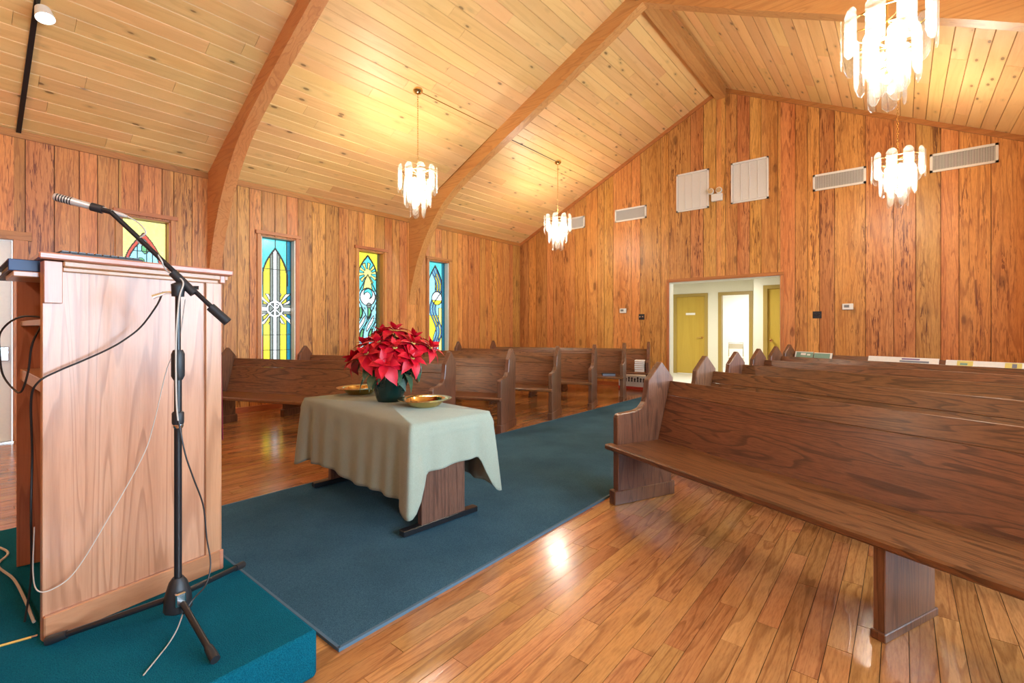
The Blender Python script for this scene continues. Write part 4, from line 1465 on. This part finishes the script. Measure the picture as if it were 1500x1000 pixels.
B().tube([(0, 0, 0.06), (0, 0, 0.92)], 0.0125, 12).build('lower_pole', MAT['black'], ms, True)
B().tube([(0, 0, 0.9), (0, 0, 1.23)], 0.009, 12).build('upper_pole', MAT['black'], ms, True)
B().lathe([(0.014, 0.895), (0.021, 0.91), (0.021, 0.99), (0.015, 1.005)], n=14).build('height_clutch', MAT['blackplastic'], ms, True)
B().lathe([(0.015, 0.72), (0.017, 0.725), (0.017, 0.735), (0.015, 0.74)], n=14).build('collar', MAT['chrome'], ms, True)
B().lathe([(0.016, 0.73), (0.019, 0.74), (0.019, 0.775), (0.015, 0.78)], n=14).build('collar', MAT['blackplastic'], ms, True)
hub = B().lathe([(0.03, 0.05), (0.045, 0.06), (0.042, 0.11), (0.028, 0.16), (0.018, 0.175)], n=10).build('tripod_hub', MAT['blackplastic'], ms, True)
B().box(0.02, 0.05, -0.02, 0.012, 0.085, 0.135).build('hub_bracket', MAT['chrome'], hub, False, 0.004)
for f in ((0.43, 0.237, HP), (0.381, 0.873, HP), (0.971, 0.567, HP)):
    e = Vector(rel(f)) + Vector((0, 0, 0.016))
    s0 = Vector((0, 0, 0.10)) + Vector((e.x, e.y, 0)).normalized() * 0.03
    lg = B().tube([s0, e], 0.0105, 10).build('leg', MAT['black'], ms, True)
    d = (e - s0).normalized()
    B().tube([e - d * 0.055, e - d * 0.012, e + d * 0.004], [0.0135, 0.0155, 0.015], 10).build('rubber_foot', MAT['blackplastic'], lg, True)
Pa, Pb, Pc = Vector(rel((0.715, 0.695, 1.277))), Vector(rel((0.645, 0.572, 1.42))), Vector(rel((0.535, 0.385, 1.663)))
B().tube([(0, 0, 1.2), (0, 0, 1.235), Pb + Vector((0, 0, -0.01))], [0.02, 0.024, 0.022], 12).build('boom_joint', MAT['blackplastic'], ms, True)
bm_ = B().tube([Pa, Pc], 0.0085, 10).build('boom', MAT['black'], ms, True)
B().tube([Pa, Pa + (Pb - Pa).normalized() * 0.08], 0.0165, 12).build('counterweight', MAT['blackplastic'], bm_, True)
B().tube([Pb - (Pc - Pb).normalized() * 0.05, Pb + (Pc - Pb).normalized() * 0.05], 0.0155, 12).build('boom_sleeve', MAT['blackplastic'], bm_, True)
B().tube([Vector((0.0, 0.0, 1.215)), Vector((-0.01, -0.035, 1.212)), Vector((-0.02, -0.072, 1.195))], [0.006, 0.005, 0.008], 8).build('tension_screw', MAT['chrome'], ms, True)
B().tube([Vector((0.01, 0.02, 1.235)), Vector((0.02, 0.06, 1.235))], [0.005, 0.007], 8).build('tension_screw', MAT['black'], ms, True)
B().tube([Pc, Pc + Vector((-0.012, -0.022, 0.006))], 0.009, 8).build('clip_post', MAT['black'], ms, True)

Ma, Mb, Mc = Vector((0.455, 0.25, 1.702)), Vector((0.522, 0.372, 1.668)), Vector((0.552, 0.428, 1.652))
mc = thing('microphone', 'slim pale metal microphone with slotted head on the boom end', 'microphone', Ma)
du = (Mb - Ma).normalized()
L1 = (Mb - Ma).length
B().tube([(0, 0, 0), du * 0.004, du * 0.05, du * 0.062, du * (L1 - 0.005), du * L1], [0.0115, 0.0135, 0.0135, 0.0125, 0.0105, 0.0105], 16).build('body', MAT['mic'], mc, True)
for k in range(6):
    B().tube([du * (0.008 + 0.0075 * k), du * (0.0115 + 0.0075 * k)], 0.01375, 16).build('head_slot', MAT['black'], mc)
dv = (Mc - Mb).normalized()
e0 = du * L1
B().tube([e0, e0 + dv * 0.01, e0 + dv * 0.05, e0 + dv * 0.064], [0.009, 0.0085, 0.0075, 0.004], 12).build('plug', MAT['mic'], mc, True)
B().tube([du * (L1 * 0.72), du * (L1 * 0.95)], 0.0145, 14).build('clip', MAT['blackplastic'], mc, True)


def cable(name, label, pts, r, mat, cat='cable', n=6):
    return tag(B().tube(spline(pts, n), r, 6).build(name, MAT[mat], None, True), label, cat)


cable('microphone_cable', 'pale cable wound from the microphone along the boom', [Mc, (0.57, 0.455, 1.632), (0.598, 0.47, 1.595), (0.572, 0.452, 1.566), (0.595, 0.495, 1.535), (0.62, 0.51, 1.50), (0.612, 0.53, 1.463),
      (0.662, 0.565, 1.425), (0.668, 0.552, 1.36), (0.658, 0.545, 1.2), (0.662, 0.545, 1.0), (0.662, 0.55, 0.92)], 0.0028, 'palecable')
cable('black_cable', 'black cable sagging across the lectern side from the stand to the shelf',
      [(0.60, 0.52, 1.385), (0.48, 0.53, 1.34), (0.405, 0.50, 1.262), (0.405, 0.45, 1.212), (0.404, 0.40, 1.176), (0.406, 0.329, 1.137), (0.412, 0.265, 1.105), (0.412, 0.215, 1.07), (0.33, 0.205, 1.0),
       (0.25, 0.215, 0.8), (0.27, 0.21, 0.6), (0.22, 0.215, 0.35), (0.2, 0.2, 0.178)], 0.0035, 'cable')
cable('pale_cord', 'thin pale cord hanging from the stand across the lectern side to its base',
      [(0.655, 0.575, 1.36), (0.56, 0.58, 1.2), (0.43, 0.575, 1.089), (0.39, 0.542, 0.873), (0.39, 0.504, 0.745), (0.40, 0.387, 0.518), (0.405, 0.31, 0.387), (0.412, 0.256, 0.352), (0.405, 0.215, 0.357),
       (0.33, 0.21, 0.40), (0.31, 0.215, 0.55)], 0.002, 'palecable')
cable('stand_cable', 'thin dark cable looping beside the stand pole down to the tripod hub',
      [(0.662, 0.552, 0.92), (0.668, 0.57, 0.80), (0.655, 0.60, 0.70), (0.63, 0.64, 0.58), (0.62, 0.655, 0.45), (0.63, 0.665, 0.35), (0.66, 0.64, 0.29), (0.70, 0.59, 0.275), (0.715, 0.55, 0.24)], 0.0028, 'cable')
cable('floor_cord', 'thin pale cord trailing from the tripod hub over the platform carpet',
      [(0.715, 0.55, 0.24), (0.725, 0.53, 0.20), (0.745, 0.50, 0.174), (0.80, 0.455, 0.1735), (0.86, 0.405, 0.1735)], 0.0022, 'palecable')
cable('loop_cable', 'black cable looping out behind the lectern at the left edge',
      [(0.25, 0.27, 1.292), (0.17, 0.19, 1.295), (0.03, 0.15, 1.24), (-0.02, 0.15, 1.16), (0.02, 0.155, 1.08), (0.12, 0.175, 1.03), (0.22, 0.19, 1.025), (0.25, 0.205, 1.10), (0.26, 0.215, 1.2), (0.25, 0.25, 1.292)], 0.0035, 'cable')
cable('white_cord', 'cream cord on the platform carpet behind the lectern', [(-0.95, 0.12, 0.175), (-0.744, 0.191, 0.175), (-0.62, 0.21, 0.176), (-0.48, 0.17, 0.18), (-0.2, 0.2, 0.2), (0.1, 0.21, 0.215), (0.3, 0.215, 0.21)], 0.005, 'palecable')
cable('coiled_cable', 'small tangle of black cable on the platform behind the lectern',
      [(-0.60 + 0.09 * math.cos(a) + 0.006 * a, 0.08 + 0.05 * math.sin(a * 1.1), 0.176 + 0.008 * a) for a in [i * 0.7 for i in range(28)]], 0.0045, 'cable', n=3)
pc = thing('pencil', 'yellow-orange pencil lying on the platform carpet at the lower left', 'pencil', (0.30, 0.06, HP + 0.0045), R(77))
B().tube([(0, 0, 0), (0.15, 0, 0)], 0.004, 6).build('shaft', MAT['pencil'], pc)
B().tube([(-0.018, 0, 0), (0, 0, 0)], [0.0006, 0.004], 6).build('sharpened_tip', MAT['paper'], pc)
B().tube([(0.15, 0, 0), (0.165, 0, 0)], 0.0042, 8).build('ferrule', MAT['chrome'], pc)
